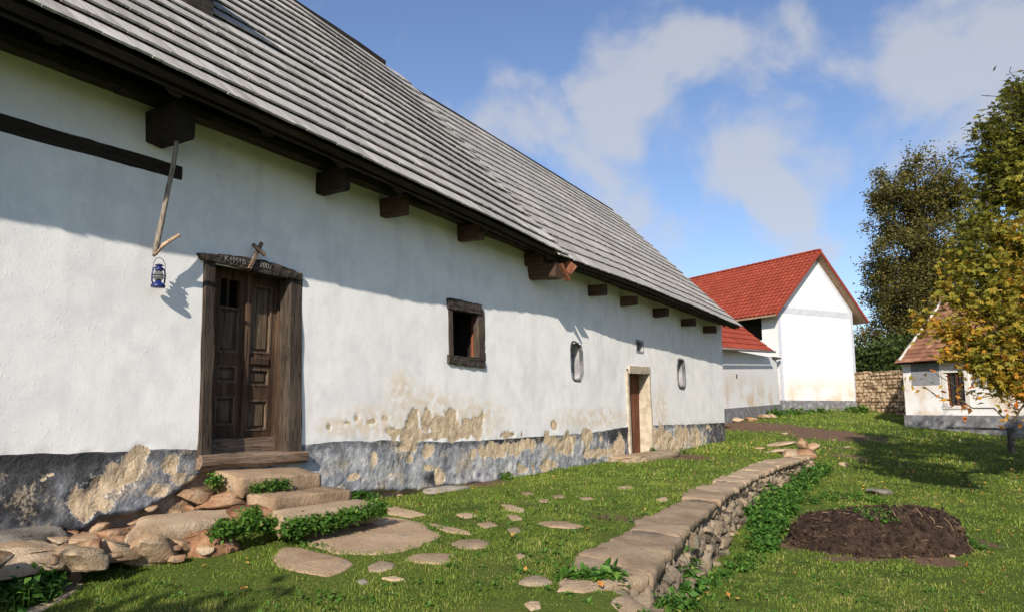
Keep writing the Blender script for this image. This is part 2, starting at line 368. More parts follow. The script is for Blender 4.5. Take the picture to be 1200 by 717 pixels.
def m_ground():
    m = MT('lawn_soil', .96, .1); n = m.noise(1.1, 6, None, .6); f = m.noise(24, 6, None, .7); q = m.noise(150, 3); dirt = m.attr('dirt')
    c = m.ramp(m.math('ADD', m.math('MULTIPLY', n, .5), m.math('MULTIPLY', f, .5)), [(.3, (.035, .06, .012)), (.45, (.08, .12, .02)), (.6, (.13, .16, .032)), (.75, (.18, .145, .07))])
    brown = m.ramp(f, [(.3, (.09, .055, .038)), (.5, (.17, .105, .07)), (.7, (.27, .185, .125))])
    c = m.mix(m.mr(m.math('ADD', dirt, m.math('MULTIPLY', m.math('SUBTRACT', f, .5), .9)), .4, .58), c, brown)
    c = m.mix(m.mr(q, .3, .5, .5, 0), c, (.02, .025, .008))
    return m.fin(c, m.bump(q, .8, .015, m.bump(f, .9, .03)))
M['ground'] = m_ground()
def m_leaf(name, pal, tr=.35, trcol=1.0, rough=.6):
    m = MT(name, rough, .25); t = m.attr('tint'); c = m.ramp(t, pal)
    m.inp(m.b.inputs['Base Color'], c)
    ts = m.N.new('ShaderNodeBsdfTranslucent'); m.L.new(c, ts.inputs[0])
    ms = m.N.new('ShaderNodeMixShader'); ms.inputs[0].default_value = tr
    out = m.N['Material Output']; m.L.new(m.b.outputs[0], ms.inputs[1]); m.L.new(ts.outputs[0], ms.inputs[2]); m.L.new(ms.outputs[0], out.inputs[0])
    return m.m
M['grass'] = m_leaf('grass_blades', [(0, (.055, .105, .014)), (.35, (.125, .195, .024)), (.65, (.18, .255, .034)), (.85, (.26, .27, .06)), (1, (.42, .34, .17))], .3)
M['weed'] = m_leaf('broad_weed_leaves', [(0, (.035, .095, .012)), (.5, (.06, .15, .02)), (.9, (.11, .21, .03)), (1, (.2, .22, .05))], .3)
M['nettle'] = m_leaf('nettle_leaves', [(0, (.025, .08, .012)), (.5, (.055, .145, .02)), (.9, (.11, .22, .035)), (1, (.17, .25, .05))], .25)
M['leaf_dark'] = m_leaf('dark_crown_leaves', [(0, (.06, .065, .018)), (.35, (.13, .12, .032)), (.7, (.22, .185, .05)), (.9, (.32, .22, .065)), (1, (.4, .25, .08))], .4)
M['leaf_autumn'] = m_leaf('autumn_leaves', [(0, (.07, .08, .016)), (.3, (.15, .155, .024)), (.52, (.24, .235, .034)), (.68, (.36, .28, .035)), (.84, (.5, .26, .03)), (1, (.52, .14, .02))], .4)
M['leaf_green'] = m_leaf('shrub_leaves', [(0, (.02, .035, .01)), (.5, (.04, .065, .015)), (1, (.09, .12, .025))], .25)
M['leaf_fallen'] = m_leaf('fallen_leaves', [(0, (.24, .12, .04)), (.4, (.42, .18, .04)), (.7, (.5, .28, .05)), (1, (.6, .42, .1))], .2)
M['bark'] = m_stone('bark', [(.3, (.03, .025, .02)), (.45, (.06, .05, .04)), (.6, (.1, .085, .065)), (.75, (.14, .12, .09))], 8, lich=False)
M['compost'] = m_stone('compost_soil', [(.3, (.018, .011, .008)), (.45, (.04, .025, .017)), (.6, (.07, .044, .03)), (.75, (.11, .07, .045))], 9, lich=False)
M['straw'] = m_leaf('dry_stalks', [(0, (.12, .07, .045)), (.5, (.24, .15, .09)), (1, (.4, .28, .17))], .1)
def m_tiles(name, pal, dirtc, amt):
    m = MT(name, .75, .3); t = m.attr('tint'); n = m.noise(1.2, 5); f = m.noise(30, 3)
    c = m.ramp(t, pal); c = m.mix(m.mr(n, .45, .7, 0, amt), c, dirtc); c = m.mix(m.mr(f, .35, .6, .25, 0), c, dirtc)
    return m.fin(c, m.bump(f, .3, .01))
M['tile_red'] = m_tiles('bright_red_tiles', [(0, (.21, .036, .018)), (.5, (.26, .046, .022)), (1, (.31, .06, .03))], (.18, .03, .02), .45)
M['tile_old'] = m_tiles('old_brown_tiles', [(0, (.13, .06, .035)), (.4, (.22, .095, .055)), (.75, (.3, .14, .08)), (1, (.38, .2, .12))], (.15, .1, .07), .6)
def solid(name, c, rough=.5, metal=0.0, spec=.4):
    m = MT(name, rough, spec); m.b.inputs['Metallic'].default_value = metal
    f = m.noise(25, 3); return m.fin(m.mix(m.mr(f, .4, .7, 0, .5), c, tuple(x * .55 for x in c)))
M['blue_paint'] = solid('blue_enamel', (.012, .022, .13), .35)
M['brass'] = solid('dull_brass', (.22, .16, .08), .45, .8)
M['chalk'] = plain('chalk', (.26, .26, .25), (.08, .08, .08), 60, .2, .002)
M['gutter'] = solid('gutter_metal', (.25, .2, .18), .5, .4)
gm = MT('lantern_glass', .05); gm.b.inputs['Transmission Weight'].default_value = .85; gm.b.inputs['Base Color'].default_value = (.3, .32, .32, 1); M['glass'] = gm.m

# ================================================================== GROUND
def nonuni(lo, flo, fhi, hi, st, n_out):
    a = np.arange(flo, fhi + 1e-6, st); l = flo - np.geomspace(st * 2, flo - lo, n_out)[::-1]; r = fhi + np.geomspace(st * 2, hi - fhi, n_out)
    return np.concatenate([l, a, r])
POLY_EXC = []   # world polygons where no grass grows
def in_poly(x, y, P):
    P = np.asarray(P); ins = np.zeros(x.shape, bool); j = len(P) - 1
    for i in range(len(P)):
        c = ((P[i, 1] > y) != (P[j, 1] > y)) & (x < (P[j, 0] - P[i, 0]) * (y - P[i, 1]) / (P[j, 1] - P[i, 1] + 1e-12) + P[i, 0]); ins ^= c; j = i
    return ins
def dirt_at(x, y):
    u, v = xy_to_uv(x, y); d = np.zeros_like(x)
    def blob(px, py, rx, ry, s=1.0):
        g = ground(px, py); gx = ground(px + rx, py); gy = ground(px, max(py - ry, 484)); a = max(abs(gx[0] - g[0]), .05); b = max(abs(gy[1] - g[1]), .05)
        return s * np.exp(-(((x - g[0]) / a) ** 2 + ((y - g[1]) / b) ** 2))
    for b in [(890, 500, 60, 7), (960, 506, 45, 6), (1000, 512, 20, 5, .6), (870, 497, 40, 6), (1000, 535, 25, 7, .55), (450, 572, 60, 6, 1), (560, 566, 30, 4, .8), (860, 540, 14, 5, .5), (800, 534, 40, 5, .8),
              (620, 590, 40, 8, .45), (560, 612, 50, 8, .4), (1085, 655, 40, 10, .8), (1000, 655, 70, 6, .7), (925, 640, 16, 14, .6), (1120, 625, 16, 22, .7), (250, 650, 40, 8, .35), (1140, 520, 60, 14, .2), (940, 520, 40, 8, .4), (720, 600, 50, 20, .3)]:
        d = np.maximum(d, blob(*b))
    near = (v > 0) & (v < .35) & (u > 6) & (u < 21.3); d = np.maximum(d, np.where(near, .45 * (1 - v / .35), 0))
    return d
def build_ground():
    xs = nonuni(-900, -6, 15, 900, .085, 26); ys = nonuni(-900, 1.5, 26, 1200, .085, 26)
    X, Y = np.meshgrid(xs, ys); Z = gz(X, Y)
    d = dirt_at(X, Y) + .9 * np.clip(fbm(X * 1.1, Y * 1.1, 0, 21, 4) - .22, 0, 1)
    nx, ny = len(xs), len(ys); idx = np.arange(nx * ny).reshape(ny, nx)
    F = np.stack([idx[:-1, :-1], idx[:-1, 1:], idx[1:, 1:], idx[1:, :-1]], -1).reshape(-1, 4)
    o = mk('ground', np.stack([X, Y, Z], -1).reshape(-1, 3), F, M['ground'], None, {'dirt': d.ravel()}, True); tag(o, kind='structure')
build_ground()

# ================================================================== THE LONG HOUSE
hx, hy = -DIST * HN
HR = math.atan2(HD[1], HD[0])
house = thing('farmhouse', 'long whitewashed farmhouse with charcoal plinth and silver wooden shingle roof', 'farmhouse', (hx, hy, 0), HR)
UEND = 21.4
def vw(u, z): return batter(u) * (3.9 - z)
def L3(u, v, z): return (u, -v, z)        # house local coordinates
EA = dict(u=[-3, 2.0, 5.4, 7.15, 9.9, 10.35], w=[.84, .84, .77, .69, .58, .57], z=[4.27, 4.235, 4.165, 4.125, 4.055, 4.04])
EB = dict(u=[10.1, 10.6, 14, 17, 21.2], w=[.585, .59, .64, .64, .62], z=[3.99, 3.988, 3.972, 3.93, 3.885])
RV = -3.2
def RZ_A(u): return np.interp(u, [-3, 8.05, 10.5], [8.45, 8.335, 8.13])
def RZ_B(u): return np.interp(u, [10, 11, 15.1, 21.3], [8.03, 8.0, 7.91, 7.74])
def S(part, u, t, h=0.0):
    E_ = EA if part == 'A' else EB
    w = np.interp(u, E_['u'], E_['w']); ze = np.interp(u, E_['u'], E_['z']); zr = RZ_A(u) if part == 'A' else RZ_B(u)
    sag = -.05 * np.sin(np.pi * t) + .015 * vnoise(np.asarray(u) * .7, np.asarray(t) * 4, 0, 3)
    ll = np.hypot(w - RV, zr - ze); nv = (zr - ze) / ll; nz_ = (w - RV) / ll
    return np.stack(np.broadcast_arrays(u, -(w + (RV - w) * t + nv * h), ze + (zr - ze) * t + nz_ * (h + sag)), -1)

plu = [wall(px, py) for px, py in [(0, 533), (50, 532), (100, 530), (170, 527), (235, 526), (355, 520), (400, 517), (450, 516), (520, 517), (600, 513), (700, 505), (735, 500), (765, 498), (800, 497), (847, 495)]]
bsu = [wall(px, py) for px, py in [(0, 641), (40, 634), (66, 624), (100, 623), (118, 607), (155, 604), (192, 587), (231, 563), (240, 552), (262, 548), (345, 560), (380, 577), (440, 577), (520, 571), (600, 563), (695, 547), (735, 534), (847, 527)]]
def blobs_eval(U, Z, bl):
    r = np.full(U.shape, -9.0)
    for (px, py, rx, ry, *a) in bl:
        u0, z0 = wall(px, py); u1, _ = wall(px + rx, py); _, z1 = wall(px, py - ry); ang = math.radians(a[0]) if a else 0
        du = (U - u0) / abs(u1 - u0); dz = (Z - z0) / abs(z1 - z0)
        r = np.maximum(r, 1 - np.hypot(du, dz))
    return r
PEELS = [(385, 499, 4, 6), (417, 489, 3, 5), (408, 494, 4, 2), (437, 494, 6, 5), (452, 490, 4, 3), (465, 506, 14, 6), (488, 500, 9, 15), (500, 497, 9, 15), (513, 498, 10, 14), (528, 488, 7, 13), (524, 500, 14, 14), (558, 500, 10, 14),
         (548, 500, 6, 10), (540, 508, 18, 8), (500, 511, 40, 5), (597, 509, 13, 3), (478, 523, 14, 7), (505, 525, 8, 9), (480, 537, 5, 8), (586, 527, 26, 9), (610, 522, 18, 7), (519, 560, 8, 12), (415, 559, 9, 6), (440, 538, 3, 9), (613, 550, 9, 7), (504, 548, 6, 4), (370, 560, 4, 5),
         (650, 499, 4, 6), (648, 515, 12, 9), (664, 521, 14, 12), (688, 514, 9, 10), (700, 530, 12, 6), (723, 524, 8, 13), (776, 516, 13, 18), (801, 510, 9, 14), (816, 516, 9, 14), (640, 545, 10, 6), (790, 525, 20, 8),
         (160, 530, 12, 9), (152, 541, 14, 13), (140, 553, 20, 15), (122, 566, 22, 16), (108, 580, 18, 15), (98, 596, 18, 15), (122, 590, 12, 10), (200, 545, 8, 10), (212, 560, 12, 8), (185, 575, 12, 7), (203, 550, 5, 8), (52, 560, 4, 5), (60, 556, 6, 3), (218, 566, 15, 4), (48, 572, 4, 3), (235, 560, 10, 4)]
OPEN = {}
def rect_uz(name, x0, x1, y0, y1):
    a = wall(x0, (y0 + y1) / 2)[0]; b = wall(x1, (y0 + y1) / 2)[0]; xm = (x0 + x1) / 2
    OPEN[name] = (a, b, wall(xm, y1)[1], wall(xm, y0)[1]); return OPEN[name]
rect_uz('door', 248, 338, 318, 531)
rect_uz('window', 529, 564, 361, 420)
rect_uz('low_door', 737.5, 762.5, 436, 533)
NICH = {'n1': rect_uz('n1', 669, 682.5, 402, 445), 'n2': rect_uz('n2', 794.5, 802, 422, 453)}
hole = rect_uz('hole', 746.5, 753.5, 400.5, 411)

def build_wall():
    st = .026
    us = np.arange(-2.6, UEND + .001, st); zs = np.arange(-.1, 4.36, st)
    us[-1] = UEND
    U, Z = np.meshgrid(us, zs)
    zpl = np.interp(U, [p[0] for p in plu], [p[1] for p in plu]) + .014 * fbm(U * 5, Z * 0, 0, 8, 3)
    zbs = np.interp(U, [p[0] for p in bsu], [p[1] for p in bsu]) + .05 * fbm(U * 3.5, Z * .5, 0, 31, 3)
    plinth = np.clip(.5 + (zpl - Z) / .12, 0, 1); base = np.clip(.5 + (zbs - Z) / .12, 0, 1)
    pr = blobs_eval(U, Z, PEELS); ragged = .95 * fbm(U * 6.5, Z * 5, 0, 44, 5)
    nearl = np.exp(-((Z - zpl + .12) / .3) ** 2) * smooth(5.6, 7, U); chips = fbm(U * 4.5, Z * 6, 0, 47, 5) * 2.2 - 1.75 + .62 * nearl
    peel = np.clip(.5 + np.maximum(np.maximum(pr, -1.2) + ragged - .05, chips * plinth - (1 - plinth) * .5 + 0), 0, 1)
    stain = np.clip(blobs_eval(U, Z, [(500, 480, 60, 40), (440, 495, 60, 30), (560, 490, 50, 35), (700, 490, 60, 18), (400, 500, 40, 20), (775, 480, 12, 40), (470, 460, 25, 40)]) * 1.3, 0, 1) * (1 - plinth)
    stain = np.maximum(stain, np.clip(blobs_eval(U, Z, [(1, 200, 1, 1)]), 0, 0))
    dark = np.interp(U, [wall(p, 520)[0] for p in (0, 90, 130, 240, 350, 450, 600, 690, 735, 765, 825, 835)], [1.0, .85, .55, .5, .15, .25, .15, .25, .45, .1, .2, .9])
    topband = np.exp(-((zpl - Z) / .09) ** 2) * (zpl > Z); dark = dark + .5 * topband + .25 * fbm(U * 1.5, Z * 1.5, 0, 71, 3)
    dark = dark + np.clip(blobs_eval(U, Z, [(722, 512, 14, 12), (630, 512, 22, 8), (510, 560, 16, 12), (600, 515, 30, 6), (733, 506, 8, 14)]), 0, 1) * 1.6
    rough = plinth
    disp = .03 * fbm(U * .4, Z * .4, 0, 1, 2) + .0035 * fbm(U * 2.5, Z * 2.5, 0, 2, 3) + .0012 * fbm(U * 9, Z * 9, 0, 3, 2)
    disp += rough * (.02 * fbm(U * 4, Z * 5, 0, 13, 4) + .008 * fbm(U * 14, Z * 14, 0, 17, 3)) - .006 * rough
    pm = smooth(.42, .56, peel); disp += pm * (-.008 + .01 * fbm(U * 16, Z * 16, 0, 19, 3))
    bm_ = smooth(.4, .65, base); disp += bm_ * (-.07 + .04 * fbm(U * 6, Z * 8, 0, 23, 3))
    crack = np.abs(fbm(U * 2.2, Z * 3.2, 0, 91, 4)); disp -= rough * (1 - bm_) * .014 * np.clip(1 - crack / .03, 0, 1)
    # snap vertices to the outlines of the openings
    keep = np.ones(U.shape, bool)
    Us, Zs = U.copy(), Z.copy()
    for nm, (a, b, c, d) in OPEN.items():
        Us = np.where(np.abs(U - a) < st / 2, a, Us); Us = np.where(np.abs(U - b) < st / 2, b, Us)
        Zs = np.where(np.abs(Z - c) < st / 2, c, Zs); Zs = np.where(np.abs(Z - d) < st / 2, d, Zs)
    Uc = (Us[:-1, :-1] + Us[1:, 1:]) / 2; Zc = (Zs[:-1, :-1] + Zs[1:, 1:]) / 2; cut = np.zeros(Uc.shape, bool)
    for nm, (a, b, c, d) in OPEN.items():
        if nm in NICH or nm == 'hole':
            ru, rz = (b - a) / 2, (d - c) / 2; cut |= (np.abs((Uc - (a + b) / 2) / ru) ** 4 + np.abs((Zc - (c + d) / 2) / rz) ** 4) < 1.0
        else: cut |= (Uc > a) & (Uc < b) & (Zc > c) & (Zc < d)
    V = np.stack([Us, -(vw(Us, Zs) + disp), Zs], -1).reshape(-1, 3)
    ny, nx = U.shape; idx = np.arange(nx * ny).reshape(ny, nx)
    F = np.stack([idx[:-1, :-1], idx[:-1, 1:], idx[1:, 1:], idx[1:, :-1]], -1)[~cut]
    mk('wall', V, F, M['wall'], house, {'plinth': plinth.ravel(), 'peel': peel.ravel(), 'base': base.ravel(), 'dark': dark.ravel(), 'stain': stain.ravel()}, True)
build_wall()
# gable end and back walls, gable triangles
mb = MB()
e = UEND - .002
mb.hexa([L3(e - .4, -.06, -.1), L3(e, -.02, -.1), L3(e, -6.4, -.1), L3(e - .4, -6.4, -.1), L3(e - .4, -.06, 3.75), L3(e, -.02, 3.75), L3(e, -6.4, 3.75), L3(e - .4, -6.4, 3.75)])
mb.box(-2.6, UEND, 6.0, 6.4, -.1, 3.9); mb.box(-2.8, -2.4, .06, 6.4, -.1, 4.0)
mb.add([L3(e - .03, -.05, 3.75), L3(e - .03, -6.35, 3.75), L3(e - .03, RV, 7.55), L3(e - .3, -.05, 3.75), L3(e - .3, -6.35, 3.75), L3(e - .3, RV, 7.55)], [(0, 1, 2), (5, 4, 3), (0, 2, 5, 3), (1, 4, 5, 2)])
mb.build('gable_wall', M['white'], house)

# roof shingles
def shingles(part, u0, u1, ncourse, seed, jag, hb=.06):
    r = np.random.default_rng(seed); Vs = []; T = []
    for i in range(-0, ncourse):
        t0 = i / ncourse; dt = 1 / ncourse
        u = u0
        cj = r.uniform(-.02, .02); cgt = r.uniform(.0, .12); crs = .004 * r.normal()
        lim = u1 + jag(i)
        while u < lim:
            w = r.uniform(.085, .16); ua, ub = u + .001, min(u + w, lim + .05) - .001
            tb = t0 + dt * (r.uniform(-.02, .02)) + .05 * dt * math.sin(u * .9 + i * 2.1); tt = t0 + dt * 1.3
            pass
            tt = min(tt, 1.012)
            if ub - ua < .03: u += w; continue
            h = hb + r.uniform(-.0015, .002) + crs * .5; lift = .004 if r.random() < .03 else 0; sk = r.uniform(-.001, .001)
            P = np.concatenate([S(part, np.array([ua, ub, ub, ua]), np.array([tb, tb + sk * .1, tt, tt]), np.array([h - .02, h - .02, -.004, -.004])), S(part, np.array([ua, ub, ub, ua]), np.array([tb, tb + sk * .1, tt, tt]), np.array([h + lift, h + lift + sk, .014, .014]))])
            Vs.append(P); tv = np.clip(r.normal(.55 + cj * 3 + cgt, .2), 0, 1); T += [tv] * 8
            u += w
    V = np.concatenate(Vs); n = len(Vs)
    q = np.array([(0, 3, 2, 1), (4, 5, 6, 7), (0, 1, 5, 4), (1, 2, 6, 5), (2, 3, 7, 6), (3, 0, 4, 7)])
    F = (np.arange(n)[:, None, None] * 8 + q[None]).reshape(-1, 4)
    return V, F, T
NC = 17
rj = np.random.default_rng(5)
jagA = rj.uniform(-.06, .12, 60)
V, F, T = shingles('A', -2.8, 10.5, NC, 1, lambda i: jagA[i] + .42 * (i / NC), .064)
V2, F2, T2 = shingles('B', 10.3, 21.28, 16, 2, lambda i: rj.uniform(-.03, .05), .05)
roof = mk('roof', np.concatenate([V, V2]), np.concatenate([F, F2 + len(V)]), M['shingle'], house, {'tint': T + T2})
# roof boards under the shingles, both slopes, and the ridge boards
mb = MB()
def slab(part, ua, ub, t0, t1, h0, h1, n=14):
    for k in range(n):
        a = ua + (ub - ua) * k / n; b = ua + (ub - ua) * (k + 1) / n
        P = [S(part, a, t0, h0), S(part, b, t0, h0), S(part, b, t1, h0), S(part, a, t1, h0), S(part, a, t0, h1), S(part, b, t0, h1), S(part, b, t1, h1), S(part, a, t1, h1)]
        mb.hexa(P, random.random())
slab('A', -2.8, 10.5, .006, .995, -.075, -.01); slab('B', 10.52, 21.2, .006, .995, -.075, -.01)
mb.hexa([L3(-2.8, RV, 8.38), L3(UEND - .1, RV, 7.6), L3(UEND - .1, -7.1, 3.75), L3(-2.8, -7.1, 4.1), L3(-2.8, RV, 8.45), L3(UEND - .1, RV, 7.7), L3(UEND - .1, -7.15, 3.84), L3(-2.8, -7.15, 4.2)])
mb.build('roof_boarding', M['wood_black'], house)
mb = MB()
for (a, b, fn, hh) in [(-2.8, 10.45, RZ_A, .13), (10.47, 21.25, RZ_B, .07)]:
    k = a
    while k < b - .05:
        e2 = min(k + 3.1, b); beam(mb, L3(k, RV - .03, fn(k) + hh * .45), L3(e2 - .01, RV - .03, fn(e2) + hh * .45), (0, 0, 1), .07, hh, 6, .006, .1, int(k * 10) + 50); k = e2
mb.build('ridge_board', M['wood_black'], house)
# wall plate, eaves boards and rafters
mb = MB()
for k in range(12):
    a = -2.6 + 2 * k; b = min(a + 1.99, UEND - .05)
    if b <= a: break
    zp = lambda u: np.interp(u, [-3, 6, 9, 12.7, 21.4], [4.25, 4.23, 4.15, 4.07, 3.98])
    beam(mb, L3(a, .04, zp(a) + .06), L3(b, .04, zp(b) + .06), (0, 0, 1), .16, .1, 8, .008, .15, k)
mb.build('wall_plate', M['wood_lintel'], house)
mb = MB()
for k in range(24):
    u = -2.3 + k * .98; p = 'A' if u < 10.2 else 'B'
    if u > 21.1: break
    A_ = S(p, u, -.0 + .02, -.14); B_ = S(p, u, .3, -.14); beam(mb, A_, B_, (0, -1, 1), .12, .13, 5, .006, .15, k + 200)
mb.build('rafter_ends', M['wood_black'], house)
mb = MB(); mb.box(-2.5, UEND - .4, .2, 5.95, 3.5, 3.56); mb.build('ceiling', M['wood_black'], house)
mb = MB()
for (p, a, b) in [('A', -2.8, 10.24), ('B', 10.2, 21.15)]:
    k = a
    while k < b:
        e2 = min(k + 2.4, b); P0 = S(p, k, .02, -.1); P1 = S(p, e2 - .01, .02, -.1); beam(mb, P0, P1, (0, 0, 1), .05, .1, 8, .007, .1, int(k * 7) + 90); k = e2
mb.build('eaves_board', M['wood_black'], house)
# joist ends
jst = [(170, 228, 165, .42, .3), (372, 410, 224, .38, .24), (447, 480, 252, .36, .22), (545, 568, 281, .36, .22), (620, 641, 311, .33, .2), (690, 712, 346, .34, .2), (730, 748, 358, .33, .19), (769, 784, 371, .33, .19), (804, 816, 382, .33, .19), (833, 840, 390, .33, .18)]
for i, (x0, x1, yb, v, hh) in enumerate(jst):
    uR, _, z = hitv(x1, yb, v); uL = hitv(x0, yb, 0.0)[0]; wd = max(uR - uL, .13); u = uR - wd / 2
    mb = MB(); beam(mb, L3(u, -.3, z + hh / 2), L3(u + random.uniform(-.01, .01), v, z + hh / 2), (0, 0, 1), wd, hh, 6, .014, .1, 300 + i)
    o = mb.build('joist_end', M['wood_joist'] if i > 1 else M['wood_black'], house)
u, _, z = hitv(652, 331, .45)
mb = MB(); beam(mb, L3(u - .0, -.2, z + .2), L3(u, .5, z + .19), (0, 0, 1), .24, .26, 6, .02, .12, 401); o = mb.build('joist_end', M['wood_joist'], house); o['label'] = 'large broken brown joist end where the two roof parts meet'
mb = MB(); u0 = u
beam(mb, L3(u0 + .16, .4, z + .42), L3(u0 + .3, .62, z + .22), (0, 0, 1), .05, .16, 4, .015, .1, 402); beam(mb, L3(u0 + .02, .5, z + .3), L3(u0 + .2, .56, z + .05), (0, 0, 1), .1, .05, 4, .012, .1, 403)
mb.build('split_timber', M['wood_red'], house)
# black timber band on the left
a, za = wall(-40, 124); b, zb = wall(212, 203)
mb = MB(); beam(mb, L3(-2.6, vw(0, 3.75) - .02, 3.62), L3(b, vw(b, zb) - .02, wall(200, 200)[1] - .0), (0, 0, 1), .075, .145, 40, .008, .2, 77); mb.build('timber_band', M['wood_black'], house)

# --- reveals
def reveal(name, a, b, c, d, depth, m, sides='lrtb'):
    mb = MB(); q = .06
    g = lambda u, z, v: L3(u, v, z)
    vo = lambda z: float(vw((a + b) / 2, z)) + .0
    def pl(p, outw):
        P = [np.array(x) for x in p]; o_ = np.array(outw) * .04
        mb.hexa(P + [x + o_ for x in P])
    if 'l' in sides: pl([g(a, c, vo(c)), g(a, d, vo(d)), g(a, d, -depth), g(a, c, -depth)], (-1, 0, 0))
    if 'r' in sides: pl([g(b, c, vo(c)), g(b, c, -depth), g(b, d, -depth), g(b, d, vo(d))], (1, 0, 0))
    if 't' in sides: pl([g(a - .03, d, vo(d) - .005), g(b + .03, d, vo(d) - .005), g(b + .03, d, -depth), g(a - .03, d, -depth)], (0, 0, 1))
    if 'b' in sides: pl([g(a - .03, c, vo(c) - .005), g(a - .03, c, -depth), g(b + .03, c, -depth), g(b + .03, c, vo(c) - .005)], (0, 0, -1))
    return mb.build(name, m, house)
def back(a, b, c, d, depth, m=None, name='painted_darkness'):  # backing sheet behind an opening; black by default, for the unlit room
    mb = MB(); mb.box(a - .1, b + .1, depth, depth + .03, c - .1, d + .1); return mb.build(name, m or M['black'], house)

# ---- main door
a, b, c, d = OPEN['door']
zs_top = c
reveal('door_reveal', a, b, c - .02, d + .05, .32, M['wood_door'], 'lrt'); 
def W(px, py, off=0): u, z = wall(px, py, off); return u, z
jl0 = wall(237, 420)[0]; jr1 = wall(352, 420)[0]
for (ua, ub, s) in [(jl0, a, 1), (b, jr1, 2)]:
    mb = MB(); um = (ua + ub) / 2
    beam(mb, L3(um, vw(um, c) - .05, c - .01), L3(um, vw(um, 3) - .05, d + .02), (0, -1, 0), ub - ua + .03, .15, 26, .008, .12, 500 + s); mb.build('door_jamb', M['wood_jamb'], house)
# curved lintel
top = [(232, 297), (250, 297), (270, 299), (300, 303), (320, 308), (340, 315), (357, 322)]; bot = [(236, 303), (250, 306), (270, 310), (298, 318), (322, 323), (340, 325), (356, 329)]
def extrude_strip(name, top, bot, v0, v1, m, seed, parent=house, jit=.006, sub=6, t=.5):
    n = len(top) * sub; V = []
    tp = [wall(*p, v1) for p in top]; bt = [wall(*p, v1) for p in bot]; ks = np.linspace(0, 1, n); k0 = np.linspace(0, 1, len(top))
    tu = np.interp(ks, k0, [p[0] for p in tp]); tz = np.interp(ks, k0, [p[1] for p in tp]); bu = np.interp(ks, k0, [p[0] for p in bt]); bz = np.interp(ks, k0, [p[1] for p in bt])
    ksm = lambda q: np.convolve(np.pad(q, 3, mode='edge'), np.ones(7) / 7, 'valid')
    tu, tz, bu, bz = map(ksm, (tu, tz, bu, bz))
    for i in range(n):
        e_ = .6 + .4 * math.sin(math.pi * i / (n - 1)) ** .3
        j = lambda s: float(vnoise(i * .7, s, seed)) * jit
        zm = (tz[i] + bz[i]) / 2; vv = float(vw(tu[i], zm))
        V += [L3(bu[i], vv + v0, bz[i]), L3(bu[i] + j(1), vv + v1 * .96 + j(2), bz[i] + j(3)), L3((tu[i] + bu[i]) / 2, vv + v1 * 1.08 + j(4), zm), L3(tu[i] + j(5), vv + v1 * .93 + j(6), tz[i] + j(7)), L3(tu[i], vv + v0, tz[i])]
    F = [(0, 1, 2, 3, 4), tuple((n - 1) * 5 + k for k in (4, 3, 2, 1, 0))]
    for i in range(n - 1):
        for k in range(5): F.append((i * 5 + k, (i + 1) * 5 + k, (i + 1) * 5 + (k + 1) % 5, i * 5 + (k + 1) % 5))
    mb = MB(); mb.add(V, F, t); return mb.build(name, m, parent)
lint = extrude_strip('door_lintel', top, bot, -.12, .06, M['wood_lintel'], 5)
# sill
mb = MB(); sa = wall(232, 537)[0]; sb = wall(356, 537)[0]; zt = wall(295, 530)[1]; zb_ = wall(295, 546)[1]
beam(mb, L3(sa, .06, (zt + zb_) / 2 + .01), L3(sb, .07, (zt + zb_) / 2 - .01), (0, 0, 1), .26, zt - zb_, 14, .012, .25, 520); mb.build('door_sill', M['wood_sill'], house)
# leaves
vd = -.13
def HV(px, py, v=vd): u, _, z = hitv(px, py, v); return u, z
def leaf(nm, ua, ub, zb0, zt0, panels, light_open=None):
    """frame of stiles and rails around sunken panels"""
    root = None
    mb = MB(); holes = panels + ([light_open] if light_open else [])
    us = sorted({ua, ub} | {p[0] for p in holes} | {p[1] for p in holes}); zs = sorted({zb0, zt0} | {p[2] for p in holes} | {p[3] for p in holes})
    pa = min(p[0] for p in holes); pb = max(p[1] for p in holes)
    mb.box(ua, pa - .0, -vd - .0, -vd + .045, zb0, zt0, .6); mb.box(pb, ub, -vd - .0, -vd + .045, zb0, zt0, .45)
    hs = sorted(holes, key=lambda p: p[2]); z0 = zb0
    for k, p in enumerate(hs):
        mb.box(pa + .001, pb - .001, -vd + .003, -vd + .044, z0, p[2], random.random() * .6); z0 = p[3]
    mb.box(pa + .001, pb - .001, -vd + .003, -vd + .044, z0, zt0, .3)
    lf = mb.build('door_leaf', M['wood_door'], house)
    for p in panels:
        q = MB(); x0, x1, z0, z1 = p; y = -vd + .03; g = .035
        # moulding frame + raised field
        for (A_, B_, C_, D_) in [(x0, x1, z0, z0 + .018), (x0, x1, z1 - .018, z1), (x0, x0 + .018, z0 + .018, z1 - .018), (x1 - .018, x1, z0 + .018, z1 - .018)]:
            q.box(A_, B_, -vd - .004, y + .012, C_, D_, .9)
        q.box(x0 + .018, x1 - .018, y, y + .012, z0 + .018, z1 - .018, .5)
        q.hexa([(x0 + .03, y, z0 + .03), (x1 - .03, y, z0 + .03), (x1 - .03, y, z1 - .03), (x0 + .03, y, z1 - .03), (x0 + .05, y - .014, z0 + .05), (x1 - .05, y - .014, z0 + .05), (x1 - .05, y - .014, z1 - .05), (x0 + .05, y - .014, z1 - .05)], .7)
        pn = q.build('panel', M['wood_panel'], lf)
    return lf
zlow = HV(295, 512)[1]; zkick = HV(295, 528.5)[1]; ztop = d + .06
def rp(x0, x1, y0, y1): return (HV(x0, (y0 + y1) / 2)[0], HV(x1, (y0 + y1) / 2)[0], HV((x0 + x1) / 2, y1)[1], HV((x0 + x1) / 2, y0)[1])
um = HV(286.5, 420)[0]
pl_u = rp(256, 279, 360, 413)[:2]; pr_u = rp(293, 318, 336, 415)[:2]
